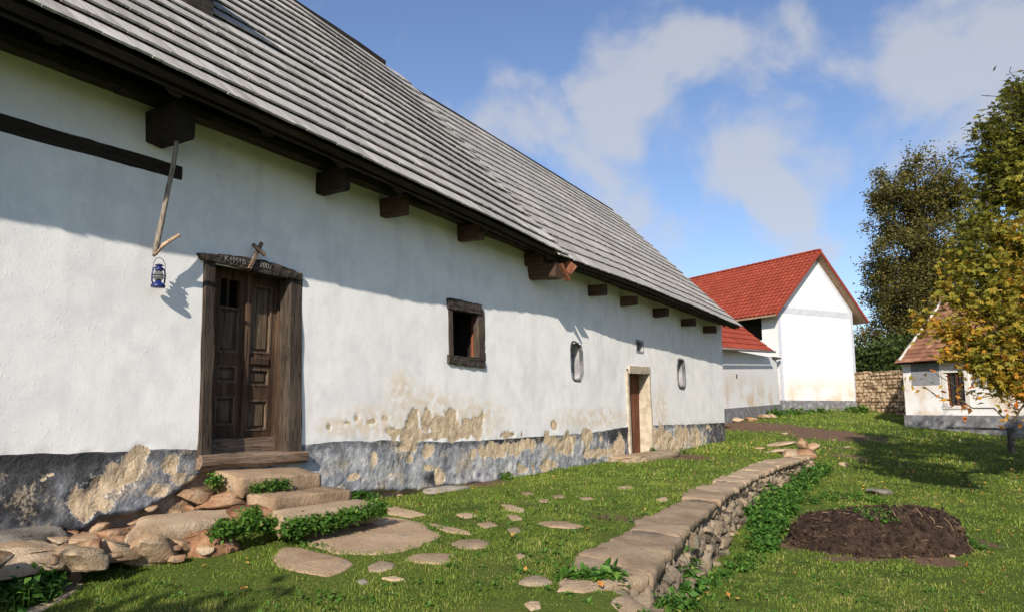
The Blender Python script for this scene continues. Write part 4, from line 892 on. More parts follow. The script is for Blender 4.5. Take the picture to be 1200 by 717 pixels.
# ================================================================== DRY STONE RETAINING WALL
def uvz(u, v, z): return np.append(uv_to_xy(u, v), z)
dsw = thing('dry_stone_wall', 'low dry stone retaining wall with flat coping between terrace and lower lawn', 'stone wall', tuple(uvz(5, 3.9, .0)), 0)
o_dsw = np.array(uvz(5, 3.9, .0))
def build_dsw():
    mbs = MB(); r = np.random.default_rng(3)
    u = 4.5
    while u < 17.8:
        x, y = uv_to_xy(u, edge_v(u) + .28); zb = float(gz0(x, y)) - .07
        xt, yt = uv_to_xy(u, edge_v(u) - .55); zt = float(gz(xt, yt)) - .06
        wcol = r.uniform(.14, .3) * (1 if u < 13 else .9); z = zb; lay = 0
        while z < zt - .02:
            hh = r.uniform(.07, .17) if u < 12 else r.uniform(.06, .11); hh = min(hh, zt - z + .03)
            f = (z - zb) / max(zt - zb, .1); n_ = 1 if r.random() < .7 else 2; du = 0
            for q in range(n_):
                ww = wcol / n_ * r.uniform(.95, 1.3); v = float(edge_v(u)) + .16 * (1 - f) - .02 + r.uniform(-.03, .04)
                P, F = rock_v((ww * 1.12, r.uniform(.2, .3), hh * 1.3), HR + r.uniform(-.15, .15) - .04, int(r.integers(1e6)), 3 if u < 11 else 2, .42, 5, .09, (r.uniform(-.12, .12), r.uniform(-.2, .2)))
                mbs.add(P + uvz(u + wcol * (q + .5) / n_ + r.uniform(-.02, .02), v - .13, z + hh / 2) - o_dsw, F, r.random())
            z += hh * .93
        u += wcol * .93
    # dark packing behind the joints
    o = mbs.build('stone_face', M['stone_wall'], dsw, True)
    pk = MB()
    for k in range(27):
        u0 = 4.6 + k * .49; u1 = u0 + .5
        def Q(u, dv, dz, top):
            zb = -.3; xt, yt = uv_to_xy(u, edge_v(u) - .6); return uvz(u, float(edge_v(u)) + dv, float(gz(xt, yt)) - .03 if top else zb) - o_dsw
        pk.hexa([Q(u0, -.02, 0, 0), Q(u1, -.02, 0, 0), Q(u1, -.4, 0, 0), Q(u0, -.4, 0, 0), Q(u0, -.1, 0, 1), Q(u1, -.1, 0, 1), Q(u1, -.4, 0, 1), Q(u0, -.4, 0, 1)])
    pk.build('earth_core', M['compost'], dsw)
    # coping slabs: front edge follows the wall, back edge from the photograph
    fr = [(683, 684), (761, 667), (785, 640), (810, 611), (846, 584), (874, 566), (907, 551), (935, 543), (955, 537)]
    bk = [(668, 678), (674, 655), (680, 638), (715, 633), (755, 614), (800, 588), (846, 566), (879, 549), (930, 540)]
    Fr = np.array([xy_to_uv(*ground(*p)[:2]) for p in bk])
    bu = np.array([4.4, 5.1, 5.6, 6.4, 7.2, 9, 11.5, 14, 17.9]); bw = np.array([.3, .62, .68, .55, .46, .42, .38, .44, .36])
    cuts = [4.42, 5.06, 6.5, 7.3, 8.9, 9.7, 11.1, 11.8, 13.2, 14.1, 14.9, 16.2, 16.9, 17.8]
    for i in range(len(cuts) - 1):
        u0, u1 = cuts[i] + .004, cuts[i + 1] - .004
        def zt(u, v): 
            x, y = uv_to_xy(u, edge_v(u) - .75); return float(gz(x, y)) + .03
        w0 = np.interp(u0, bu, bw) * r.uniform(.85, 1.25); w1 = np.interp(u1, bu, bw) * r.uniform(.85, 1.2)
        e0, e1 = float(edge_v(u0)) + .03 + r.uniform(-.03, .03), float(edge_v(u1)) + .03 + r.uniform(-.03, .03)
        dz = r.uniform(-.012, .012)
        cs = [uvz(u0, e0, zt(u0, 0) - .03 + dz), uvz(u1, e1, zt(u1, 0) - .03 + dz), uvz(u1, e1 - w1, zt(u1, 0) + dz - .005), uvz(u0, e0 - w0, zt(u0, 0) + dz - .005)]
        if i == 0: cs[0] = uvz(4.42, 3.84, zt(4.6, 0) - .05); cs[3] = uvz(4.34, 3.7, zt(4.6, 0) - .03); cs[2] = uvz(5.3, 3.35, zt(5.3, 0)); cs[1] = uvz(5.05, 4.02, zt(5.1, 0) - .03)
        if i == 1: cs[3] = uvz(5.31, 3.35, zt(5.3, 0))
        o = slab_obj('coping_slab', cs, .11 if u0 < 6 else .075, M['stone_slab'], None, None, None, 60 + i, .022, 40, 18, .022, dsw); o.location = tuple(np.array(o.location) - o_dsw)
        POLY_EXC.append(np.array([c[:2] for c in cs]))
build_dsw()
# loose stones on the far end of the wall
def frock(px, py, w, dpt, h, m, label, seed, name='loose_stone', cat='stone', group='loose stones piled on the far wall end', lift=0., tilt=(0, 0), rz=0., sq=.6, sub=3):
    g = ground(px, py); P, F = rock_v((w, dpt, h), rz, seed, sub, sq, 7, .07, tilt)
    mb = MB(); mb.add(P, F, random.random()); o = mb.build(name, M[m], None, True); o.location = (g[0], g[1], g[2] + h * .35 + lift); tag(o, label, cat, group)
    POLY_EXC.append(np.array([[g[0] + w * .4 * math.cos(t), g[1] + dpt * .4 * math.sin(t)] for t in np.linspace(0, 6.28, 9)[:-1]])) if lift == 0 and w > .25 else None
    return o
frock(912, 531, .95, .5, .14, 'stone_slab', 'lower long flat stone of the pile on the far wall end', 31, tilt=(0, -.1))
frock(919, 530, .8, .42, .13, 'stone_warm', 'upper long flat stone lying on the lower one at the far wall end', 32, lift=.15, tilt=(0, -.12))
frock(926, 538, .42, .4, .26, 'stone_warm', 'blocky tan stone supporting the two long flat ones', 33)
frock(943, 537, .6, .42, .24, 'stone_red', 'wide brown boulder at the right of the far stone pile', 34, tilt=(0, -.1))
frock(940, 534, .3, .28, .3, 'stone_warm', 'pointed tan stone standing topmost on the far pile', 35, lift=.2)
frock(952, 535, .36, .32, .22, 'stone_red', 'small brown stone leaning right of the pointed one', 36, lift=.14)
frock(889, 526, .3, .2, .06, 'stone_warm', 'flat pale stone in the grass left of the far pile', 37)
frock(989, 546, .24, .2, .13, 'stone_warm', 'round pale stone alone in the lawn right of the far pile', 38, group=None)
frock(919, 509, .3, .2, .08, 'stone_warm', 'small stone on the bare earth track behind the far pile', 39, group=None)
frock(977, 516, .14, .14, .07, 'stone_warm', 'pebble sized pale stone right of the bare earth track', 40, group=None)
frock(1033, 578, .62, .34, .09, 'stone_grey', 'flat grey stone lying in the lawn behind the compost heap', 41, group=None, tilt=(0, .1))
frock(828, 689, .05, .04, .03, 'stone_grey', 'tiny pale pebble in the lawn at the foot of the dry stone wall', 42, group=None)
frock(1115, 653, .07, .06, .04, 'stone_warm', 'little round pebble off the right end of the compost heap', 43, group=None)
frock(993, 524, .3, .2, .05, 'stone_slab', 'sunken grey stone in the tree shadow near the track', 44, group=None)

# ================================================================== COMPOST HEAP
def build_heap():
    cx, cy = ground(1012, 648)[:2]; cy += .45; cx = (1019 - 600) / 888 * (cy) ; n = 90; m_ = 60
    g = thing('compost_heap', 'dark brown compost heap with steep right side on the lower lawn', 'compost heap', (cx, cy, float(gz(cx, cy))), 0)
    rx, ry, H = 1.0, .72, .36
    th = np.linspace(0, 2 * np.pi, n, endpoint=False); V = []; prof = [(1.06, -.06), (1.0, .0), (.97, .1), (.93, .3), (.88, .52), (.82, .7), (.74, .84), (.64, .93), (.52, .98), (.38, 1.0), (.24, 1.0), (.1, 1.0)]
    prof = [(np.interp(k, np.arange(len(prof)), [p[0] for p in prof]), np.interp(k, np.arange(len(prof)), [p[1] for p in prof])) for k in np.linspace(0, len(prof) - 1, 40)]
    z0 = float(gz(cx, cy))
    for (k, hh) in prof:
        rad = 1 + .05 * np.sin(th * 2 + 1) + .035 * np.sin(th * 5) + .05 * fbm(np.cos(th) * 2.5, np.sin(th) * 2.5, 0, 2, 3)
        left = .5 - .5 * np.cos(th - np.pi)  # 1 on the right side
        steep = 1 - (1 - k) * (1 - .0)
        kk = np.where(np.cos(th) < 0, k, k + (1 - k) * .25 * np.cos(th))
        x = rx * rad * kk * np.cos(th); y = ry * rad * kk * np.sin(th)
        z = H * hh * (1 + .12 * np.cos(th) * k) ; z = z + (gz(cx + x, cy + y) - z0) * (1 - hh)
        d = .045 * fbm(x * 4, y * 4, z * 4, 3, 3) + .035 * fbm(x * 14, y * 14, z * 14, 4, 3); ridge = .012 * np.sin(th * 60) * (np.cos(th) > 0) * np.clip(hh * (1 - hh) * 4, 0, 1)
        V.append(np.stack([x * (1 + d + ridge), y * (1 + d + ridge), z + d * (hh > .02) * .9], 1))
    nl = len(V); V = np.vstack(V + [np.array([[0, 0, H]])])
    F = [(r * n + i, r * n + (i + 1) % n, (r + 1) * n + (i + 1) % n, (r + 1) * n + i) for r in range(nl - 1) for i in range(n)] + [((nl - 1) * n + i, (nl - 1) * n + (i + 1) % n, nl * n) for i in range(n)]
    # crumbs on the surface
    mb = MB(); mb.add(V, F, .4); r = np.random.default_rng(9)
    for _ in range(650):
        i = int(r.integers(0, (nl - 2) * n)); p = V[i] + r.normal(size=3) * .008; s_ = r.uniform(.012, .04); P, FF = rock_v((s_ * 1.4, s_, s_ * .8), r.uniform(0, 6), int(r.integers(1e5)), 2, .7, 3, .1) if False else (ICO[2][0][:12] * 0, [])
    o = mb.build('soil', M['compost'], g, True)
    # clods
    IV, IF = ICO[2]; CV = []; CF = []; T = []
    for q in range(2400):
        i = int(r.integers(n, (nl - 1) * n)); p = V[i] + r.normal(size=3) * .01; s_ = r.uniform(.008, .026); Q = IV * s_ * r.uniform(.6, 1.3, 3) + p
        CF.append(np.array(IF) + len(CV) * len(IV)); CV.append(Q); T += [r.random()] * len(IV)
    oc = mk('soil_clods', np.concatenate(CV), np.concatenate(CF), M['compost'], g, {'tint': T}, True); tag(oc, kind='stuff')
    st = MB()
    for q in range(95):
        i = int(r.integers(n, (nl - 1) * n)); p = V[i].copy(); th_ = math.atan2(p[1], p[0]); right = math.cos(th_) > .1 and r.random() < .8
        L_ = r.uniform(.05, .16)
        if right: d = np.array([math.cos(th_) * .5, math.sin(th_) * .5, -.8]); 
        else: d = np.array([r.normal(), r.normal(), r.normal() * .15])
        d /= np.linalg.norm(d); p[2] += .012; nrm = np.array([math.cos(th_), math.sin(th_), .6]) * .02
        tube(st, [p + nrm * .4 - d * L_ / 2, p + nrm + d * 0, p + nrm * .4 + d * L_ / 2], r.uniform(.0018, .004), 4, r.random())
    os_ = st.build('dry_stalks', M['straw'], g); tag(os_, kind='stuff')
    POLY_EXC.append(np.array([[cx + rx * .98 * math.cos(t), cy + ry * .98 * math.sin(t)] for t in np.linspace(0, 6.28, 33)[:-1]]))
    return g, cx, cy, z0
heap, HCX, HCY, HZ = build_heap()

# ================================================================== LEAFY THINGS
def leaf_mesh(P, size, r, tint, elong=1.6, up=.3, fold=.25, tri=False):
    """P: Nx3 leaf bases -> folded pointed leaves (6 vertices, 4 triangles)"""
    n = len(P); d = r.normal(size=(n, 3)); d[:, 2] = d[:, 2] * .6 + up * 0; d /= np.linalg.norm(d, axis=1)[:, None]
    nn = r.normal(size=(n, 3)) * .55 + np.array([0, 0, up * 3]); s = np.cross(d, nn); s /= np.maximum(np.linalg.norm(s, axis=1), 1e-6)[:, None]; nm = np.cross(s, d)
    L_ = (np.asarray(size) * r.uniform(.7, 1.25, n))[:, None]; w = L_ / elong / 2
    a = P; b = P + d * L_ * .42 + s * w + nm * w * fold; c = P + d * L_ * .42 - s * w + nm * w * fold; m_ = P + d * L_ * .45; e_ = P + d * L_ - nm * L_ * .12
    V = np.stack([a, b, e_, c, m_], 1).reshape(-1, 3); k = np.arange(n)[:, None, None] * 5
    F = (k + np.array([(0, 4, 1), (4, 2, 1), (0, 3, 4), (4, 3, 2)])[None]).reshape(-1, 3)
    return V, F, np.repeat(tint, 5)
def clump(name, label, cat, centres, m, lsize, n, seed, group=None, h=.25, elong=1.6):
    """a patch of leafy plants: stems and leaves, standing on the ground or a ledge"""
    r = np.random.default_rng(seed); C0 = np.mean([c[0] for c in centres], 0)
    g = thing(name, label, cat, tuple(C0), 0, group); P = []; mb = MB(); per = max(3, n // len(centres) // 10)
    for (c, rad, hh) in centres:
        for q in range(per):
            a = r.uniform(0, 6.28); rr = rad * math.sqrt(r.random()); b = c + np.array([rr * math.cos(a), rr * math.sin(a), 0]); b[2] = c[2] if rad < .02 else b[2]
            H = hh * (1 - .45 * (rr / max(rad, .01)) ** 2) * r.uniform(.65, 1.1); tip = b + np.array([r.normal() * .15 * H + .25 * rr * math.cos(a), r.normal() * .15 * H + .25 * rr * math.sin(a), H])
            tube(mb, [b - C0, (b * .5 + tip * .5) - C0 + r.normal(size=3) * .01, tip - C0], [.004, .003, .0015], 4, r.random())
            for k in range(10):
                f = r.uniform(.15, 1.0); P.append(b + (tip - b) * f + r.normal(size=3) * .02 - C0)
    P = np.array(P); V, F, T = leaf_mesh(P, lsize, r, np.clip(r.normal(.5, .25, len(P)), 0, 1), elong, .5)
    tag(mb.build('stems', M['weed'], g), kind='stuff'); mk('leaves', V, F, m, g, {'tint': T}); return g
def gp(px, py, dz=0): p = ground(px, py); p[2] += dz; return p
GN = 'green weeds along walls and steps'
def gl(lst): return [(gp(x, y), rad, hh) for (x, y, rad, hh) in lst]
clump('nettle_patch', 'large lush nettle patch against the middle of the dry stone wall', 'nettles', gl([(893, 612, .22, .34), (905, 605, .2, .36), (912, 592, .25, .36), (900, 625, .2, .28), (893, 645, .13, .16), (918, 604, .2, .3), (908, 622, .16, .22), (898, 636, .13, .18)]), M['nettle'], .075, 3600, 1, GN)
clump('nettle_patch', 'nettles by the far end of the dry stone wall below the stone pile', 'nettles', gl([(945, 566, .25, .24), (955, 558, .25, .22), (935, 573, .2, .18), (962, 552, .2, .16), (925, 580, .2, .16)]), M['nettle'], .08, 1400, 2, GN)
clump('nettle_patch', 'nettles climbing the near end of the dry stone wall', 'nettles', gl([(792, 690, .1, .32), (797, 684, .1, .36), (788, 700, .1, .22), (804, 696, .12, .2)]), M['nettle'], .075, 1500, 3, GN)
clump('nettle_patch', 'low weeds between the two nettle patches at the wall foot', 'weeds', gl([(826, 686, .1, .08), (848, 678, .1, .07), (866, 668, .11, .09), (880, 660, .12, .12)]), M['nettle'], .045, 650, 4, GN)
clump('nettle_patch', 'dark green rosette of weeds on the near end of the coping', 'weeds', gl([(716, 688, .1, .13), (728, 692, .09, .12), (740, 688, .06, .1), (706, 685, .06, .08)]), M['nettle'], .085, 700, 5, GN)
clump('nettle_patch', 'low leafy weeds spreading in the grass left of the coping end', 'weeds', gl([(676, 678, .1, .07), (690, 681, .08, .07), (662, 680, .07, .05)]), M['weed'], .05, 500, 6, GN)
clump('nettle_patch', 'small weeds trailing over the lawn at the bottom below the wall end', 'weeds', gl([(778, 712, .12, .08), (765, 700, .1, .08), (800, 712, .1, .07)]), M['weed'], .05, 700, 7, GN)
def sl_(lst): return [(wp(x, y, v), rad, hh) for (x, y, v, rad, hh) in lst]
clump('weed_patch', 'lush green weeds in front of the long ledge stone left of the steps', 'weeds', sl_([(262, 628, 1.05, .1, 0.112), (275, 625, 1.05, .12, 0.132), (290, 622, 1.1, .1, 0.132), (305, 620, 1.1, .09, 0.112), (318, 621, 1.1, .08, 0.092), (296, 610, 1.0, .05, 0.1)]), M['weed'], .042, 2200, 8, GN)
clump('weed_patch', 'band of green weeds along the front of the lowest door step', 'weeds', sl_([(340, 626, 1.36, .07, 0.106), (355, 624, 1.36, .08, 0.112), (370, 620, 1.36, .08, 0.106), (385, 617, 1.36, .08, 0.099), (400, 612, 1.36, .08, 0.099), (415, 608, 1.36, .08, 0.092), (430, 604, 1.36, .07, 0.086), (442, 600, 1.36, .05, 0.079)]), M['weed'], .045, 2600, 9, GN)
clump('weed_patch', 'little weeds growing between the two upper door steps', 'weeds', sl_([(300, 575, .56, .05, .07), (312, 574, .56, .04, .11), (326, 573, .57, .05, .12), (332, 573, .57, .04, .12)]), M['weed'], .038, 420, 10, GN)
clump('weed_patch', 'small weed tuft in the plinth crack left of the top step', 'weeds', sl_([(250, 572, .3, .04, .12), (252, 566, .28, .03, .1)]), M['weed'], .045, 160, 11, GN)
clump('weed_patch', 'weed tuft at the plinth foot right of the middle step', 'weeds', sl_([(415, 583, .3, .06, .09), (425, 584, .32, .06, .08), (436, 585, .4, .05, .06)]), M['nettle'], .05, 260, 12, GN)
clump('weed_patch', 'single weed tuft against the plinth in the middle of the long wall', 'weeds', sl_([(592, 563, .22, .07, .15)]), M['weed'], .05, 160, 13, GN)
clump('weed_patch', 'shaded nettles in the lower left corner', 'nettles', gl([(18, 700, .16, .26), (40, 690, .14, .22), (5, 680, .15, .28), (30, 710, .15, .2), (-15, 700, .2, .3), (52, 700, .1, .14)]), M['nettle'], .06, 2000, 14, GN)
clump('weed_patch', 'weeds at the right foot of the compost heap', 'weeds', gl([(1135, 640, .1, .1), (1125, 636, .12, .1), (1145, 643, .08, .08), (1118, 642, .1, .08)]), M['weed'], .05, 500, 15, GN)
clump('weed_patch', 'weed tufts beside the threshold of the low side door', 'weeds', sl_([(770, 533, .3, .12, .1), (765, 530, .25, .08, .12), (795, 530, .3, .14, .06)]), M['weed'], .06, 200, 16, GN)
hp = [(np.array([HCX + x, HCY + y, HZ + .33]), rad, hh) for (x, y, rad, hh) in [(-.15, .15, .16, .05), (-.05, .0, .14, .06), (.1, .2, .16, .05), (-.3, .35, .16, .05), (-.12, -.18, .1, .05), (.35, .3, .1, .05), (-.05, -.35, .16, .05), (.08, -.28, .12, .05), (-.2, -.3, .12, .04)]]
clump('weed_patch', 'thin green weeds growing on top of the compost heap', 'weeds', hp, M['weed'], .045, 800, 17, GN)
clump('weed_patch', 'thin weeds behind the back edge of the compost heap', 'weeds', gl([(960, 583, .35, .08), (985, 583, .35, .08), (930, 588, .3, .1), (1010, 586, .3, .07)]), M['weed'], .06, 700, 18, GN)

# ================================================================== THE BARN
BC = at(916, 478, 34.0)[:2]; E1 = np.array([.8805, .4739]); E2 = np.array([-.4739, .8805])
g3 = np.array([BC[0], BC[1], 0.]); nrm = np.array([-E2[0], -E2[1], 0])
def gab(px, py, off=0.): p = hitplane(px, py, g3 + nrm * off, nrm); return float((p[:2] - BC) @ E1), float(p[2])
BR = math.atan2(E1[1], E1[0])
barn = thing('barn', 'tall white barn with bright red tiled gable roof and grey painted bands', 'barn', (BC[0], BC[1], 0), BR)
Wb = gab(1003, 440)[0]; xa, zap = gab(957.5, 298); xa = Wb / 2; zap = gab(957, 299)[1]; zbase = 1.2
zel = gab(912, 358)[1]
def build_barn():
    slope = (zap - zel) / (Wb / 2); LEN = 12.; zr_ = zap
    # gable + side walls as one wall part with a loft opening
    mb = MB(); th = .4
    def prism(poly, y0, y1, t=0):
        n = len(poly); mb.add([(x, y0, z) for x, z in poly] + [(x, y1, z) for x, z in poly], [tuple(range(n)), tuple(range(2 * n - 1, n - 1, -1))] + [(i, i + n, (i + 1) % n + n, (i + 1) % n) for i in range(n)], t)
    prism([(0, zbase - .5), (Wb, zbase - .5), (Wb, zel), (Wb / 2, zap), (0, zel)], 0, th)
    prism([(0, zbase - .5), (Wb, zbase - .5), (Wb, zel), (Wb / 2, zap), (0, zel)], LEN - th, LEN)
    mb.box(0, th, th, .95, zbase - .5, zel); mb.box(0, th, .95, LEN - th, zbase - .5, zel - 1.5); mb.box(Wb - th, Wb, th, LEN - th, zbase - .5, zel)
    mb.build('wall', M['white'], barn)
    mb = MB(); mb.box(.9, .95, .95, LEN - .5, zel - 1.6, zel + .4); mb.box(th + .1, .9, .95, 1., zel - 1.6, zel); mb.build('loft_black_backing', M['black'], barn)  # black boards behind the gap, painted as the loft's darkness
    # plinth, proud of the wall
    mb = MB(); mb.box(-.04, Wb + .03, -.05, -.002, zbase - .5, gab(960, 469)[1]); mb.box(-.045, -.003, -.04, LEN, zbase - .5, gab(960, 469)[1]); mb.build('plinth', M['grey_band'], barn)
    # painted bands
    z0, z1 = gab(957, 370)[1], gab(957, 363)[1]
    mb = MB(); y = -.012; wb = .2
    mb.box(.0, Wb, y, -.001, z0, z1); mb.box(.0, wb, y - .002, -.001, zbase + .4, z0); mb.box(Wb - wb * .9, Wb, y - .002, -.001, zbase + .4, z0)
    for sx in (0, 1):
        f = lambda x: x if not sx else Wb - x
        q = .16; P = [(f(0), z1), (f(q), z1), (f(Wb / 2), zap - q * slope), (f(Wb / 2), zap), (f(0), zel)]; P = P if not sx else P[::-1]
        n = len(P); mb.add([(x, y - .003, z) for x, z in P] + [(x, -.001, z) for x, z in P], [tuple(range(n)), tuple(range(2 * n - 1, n - 1, -1))] + [(i, i + n, (i + 1) % n + n, (i + 1) % n) for i in range(n)])
    mb.build('painted_band', M['grey_paint'], barn)
    # roof with courses of tiles
    ov = .45; eo = .55; fo = .5
    for sgn in (-1, 1):
        x_e = Wb / 2 + sgn * (Wb / 2 + eo); z_e = zap + .1 - slope * (Wb / 2 + eo); nC = 17; Vs = []; T = []; r = np.random.default_rng(4 + sgn)
        for i in range(nC):
            t0 = i / nC; t1 = (i + 1.15) / nC
            nT = int((LEN + 2 * ov) / .28)
            for k in range(nT):
                y0 = -ov + k * (LEN + 2 * ov) / nT; y1 = y0 + (LEN + 2 * ov) / nT - .012
                def pp(t, y, h): return np.array([x_e + (Wb / 2 - x_e) * t + sgn * h * .7, y, z_e + (zap + .1 - z_e) * t + h * .7])
                ym = (y0 + y1) / 2; tc = min(t1, 1.0); h0 = .05 + r.uniform(-.006, .006)
                Vs.append([pp(t0, y0, 0), pp(t0, y1, 0), pp(tc, y1, -.02), pp(tc, y0, -.02), pp(t0, y0, h0 * .75), pp(t0, y1, h0 * .75), pp(tc, y1, .012), pp(tc, y0, .012), pp(t0, ym, h0 + .025), pp(tc, ym, .035)]); T += [np.clip(r.normal(.5, .22), 0, 1)] * 10
        V = np.array(Vs).reshape(-1, 3); n = len(Vs); q4 = np.array([(0, 3, 2, 1), (4, 8, 9, 7), (8, 5, 6, 9), (0, 4, 7, 3), (1, 2, 6, 5), (0, 1, 8, 4)])
        F = [tuple(int(i) for i in f) for f in (np.arange(n)[:, None, None] * 10 + q4[None]).reshape(-1, 4)] + [(k * 10 + 1, k * 10 + 5, k * 10 + 8) for k in range(n)]
        mk('tiled_roof', V, F, M['tile_red'], barn, {'tint': T})
        mb = MB(); dz = .0
        a0 = np.array([x_e, z_e - .02]); a1 = np.array([Wb / 2, zap + .07]); d0 = np.array([x_e, z_e - .09]); d1 = np.array([Wb / 2, zap - .01])
        mb.hexa([(d0[0], -ov + .02, d0[1]), (d1[0], -ov + .02, d1[1]), (d1[0], LEN + ov, d1[1]), (d0[0], LEN + ov, d0[1]), (a0[0], -ov + .02, a0[1]), (a1[0], -ov + .02, a1[1]), (a1[0], LEN + ov, a1[1]), (a0[0], LEN + ov, a0[1])], .5)
        mb.build('roof_boarding', M['wood_soffit'], barn)
        mb = MB(); mb.hexa([(x_e, -ov - .02, z_e - .1), (Wb / 2, -ov - .02, zap - .04), (Wb / 2, -ov + .02, zap - .04), (x_e, -ov + .02, z_e - .1), (x_e, -ov - .02, z_e + .06), (Wb / 2, -ov - .02, zap + .15), (Wb / 2, -ov + .02, zap + .15), (x_e, -ov + .02, z_e + .06)]); mb.build('verge_tiles', M['tile_red'], barn)
    mb = MB()
    for k in range(34): beam(mb, (Wb / 2, -ov + k * .38, zap + .12), (Wb / 2, -ov + k * .38 + .4, zap + .135), (0, 0, 1), .2, .12, 2, .0, .35, k)
    mb.build('ridge_tiles', M['tile_red'], barn)
M['grey_band'] = m_stone('grey_pebble_plinth', [(.3, (.16, .16, .17)), (.42, (.26, .27, .29)), (.55, (.36, .37, .39)), (.7, (.48, .47, .46))], 5)
M['grey_paint'] = plain('pale_grey_paint', (.5, .52, .57), (.42, .44, .5), 4, .2, .01)
def m_barnwhite():
    m = MT('barn_limewash', .92, .15); n = m.noise(1.0, 6); f = m.noise(22, 5); s_ = m.N.new('ShaderNodeSeparateXYZ'); m.L.new(m.tc.outputs['Object'], s_.inputs[0])
    low = m.mr(s_.outputs['Z'], 1.9, 3.4, 1.0, 0.0); st_ = m.math('MULTIPLY', low, m.mr(m.noise(.9, 5), .42, .62))
    c = m.mix(m.mr(n, .4, .7, 0, .5), (.7, .7, .695), (.62, .62, .63)); c = m.mix(m.math('MULTIPLY', st_, .85), c, (.55, .44, .32)); return m.fin(c, m.bump(f, .5, .02, m.bump(n, .3, .05)))
M['white'] = m_barnwhite()
build_barn()
# ---- lean-to wing running towards the camera
LE = at(846, 489, 27.3)[:2]; dl = (BC - LE); Ll = np.linalg.norm(dl); dl /= Ll; nl_ = np.array([dl[1], -dl[0]])
lean = thing('lean_to_shed', 'low white lean-to with sloping red tiled roof joining the barn', 'shed', (LE[0], LE[1], 0), math.atan2(dl[1], dl[0]))
def lw(px, py, off=0.):
    p = hitplane(px, py, np.array([LE[0], LE[1], 0]) + np.append(nl_ * off, 0), np.append(nl_, 0)); return float((p[:2] - LE) @ dl), float(p[2])
def build_lean():
    e0, ze0 = lw(850, 408, .35); e1, ze1 = lw(906, 411.5, .35); x0 = -1.2
    ze_ = lambda x: ze0 + (ze1 - ze0) * (x - e0) / (e1 - e0)
    mb = MB(); mb.hexa([(x0, 0, .6), (Ll - .02, 0, .6), (Ll - .02, .4, .6), (x0, .4, .6), (x0, 0, ze_(x0) + .1), (Ll - .5, 0, lw(912, 420)[1]), (Ll - .5, .4, lw(912, 420)[1]), (x0, .4, ze_(x0) + .1)])
    mb.build('wall', M['white'], lean)
    mb = MB(); mb.hexa([(x0, -.05, .6), (Ll - .05, -.05, .6), (Ll - .05, -.002, .6), (x0, -.002, .6), (x0, -.05, lw(855, 480)[1]), (Ll - .05, -.05, lw(912, 473)[1]), (Ll - .05, -.002, lw(912, 473)[1]), (x0, -.002, lw(855, 480)[1])]); mb.build('plinth', M['grey_band'], lean)
    Vs = []; T = []; r = np.random.default_rng(8); nC = 13; SL = 4.6; xr = e1
    cs_, sn_ = math.cos(math.radians(41)), math.sin(math.radians(41))
    for i in range(nC):
        a0 = i * SL / nC; a1 = (i + 1.15) * SL / nC; nT = int((xr - x0) / .27)
        for k in range(nT):
            xa_ = x0 + (xr - x0) * k / nT; xb_ = xa_ + (xr - x0) / nT - .012; xm = (xa_ + xb_) / 2
            def pp(x, a, h): return np.array([x, -.35 + a * cs_ - h * sn_, ze_(x) + a * sn_ + h * cs_])
            Vs.append([pp(xa_, a0, 0), pp(xb_, a0, 0), pp(xb_, a1, -.02), pp(xa_, a1, -.02), pp(xa_, a0, .04), pp(xb_, a0, .04), pp(xb_, a1, .012), pp(xa_, a1, .012), pp(xm, a0, .07), pp(xm, a1, .035)]); T += [np.clip(r.normal(.5, .22), 0, 1)] * 10
    V = np.array(Vs).reshape(-1, 3); n = len(Vs); q4 = np.array([(0, 3, 2, 1), (4, 8, 9, 7), (8, 5, 6, 9), (0, 4, 7, 3), (1, 2, 6, 5), (0, 1, 8, 4)])
    F = [tuple(int(i) for i in f) for f in (np.arange(n)[:, None, None] * 10 + q4[None]).reshape(-1, 4)] + [(k * 10 + 1, k * 10 + 5, k * 10 + 8) for k in range(n)]
    mk('tiled_roof', V, F, M['tile_red'], lean, {'tint': T})
    mb = MB(); pp = lambda x, a, h: (x, -.35 + a * cs_ - h * sn_, ze_(x) + a * sn_ + h * cs_)
    mb.hexa([pp(x0, .02, -.1), pp(xr - .02, .02, -.1), pp(xr - .02, SL, -.1), pp(x0, SL, -.1), pp(x0, .02, -.03), pp(xr - .02, .02, -.03), pp(xr - .02, SL, -.03), pp(x0, SL, -.03)]); mb.build('roof_boarding', M['wood_black'], lean)
    mb = MB(); tube(mb, [(x0, -.42, ze_(x0) - .02), (xr + .05, -.42, ze_(xr) - .02)], .045, 8); mb.build('gutter', M['gutter'], lean, True)
    mb = MB(); z_ = lw(903, 419)[1]; P_, F_ = rock_v((1.3, .5, .14), 0, 5, 3, .5, 4, .08); mb.add(P_ + np.array([Ll - .75, .05, z_ - .0]), F_, .5); mb.build('cap_stone', M['stone_grey'], lean, True)
    mb = MB(); mb.box(lw(863, 440)[0] - .05, lw(863, 440)[0] + .07, -.012, .05, lw(863, 443)[1], lw(863, 438)[1]); mb.build('vent_hole', M['iron'], lean)
build_lean()

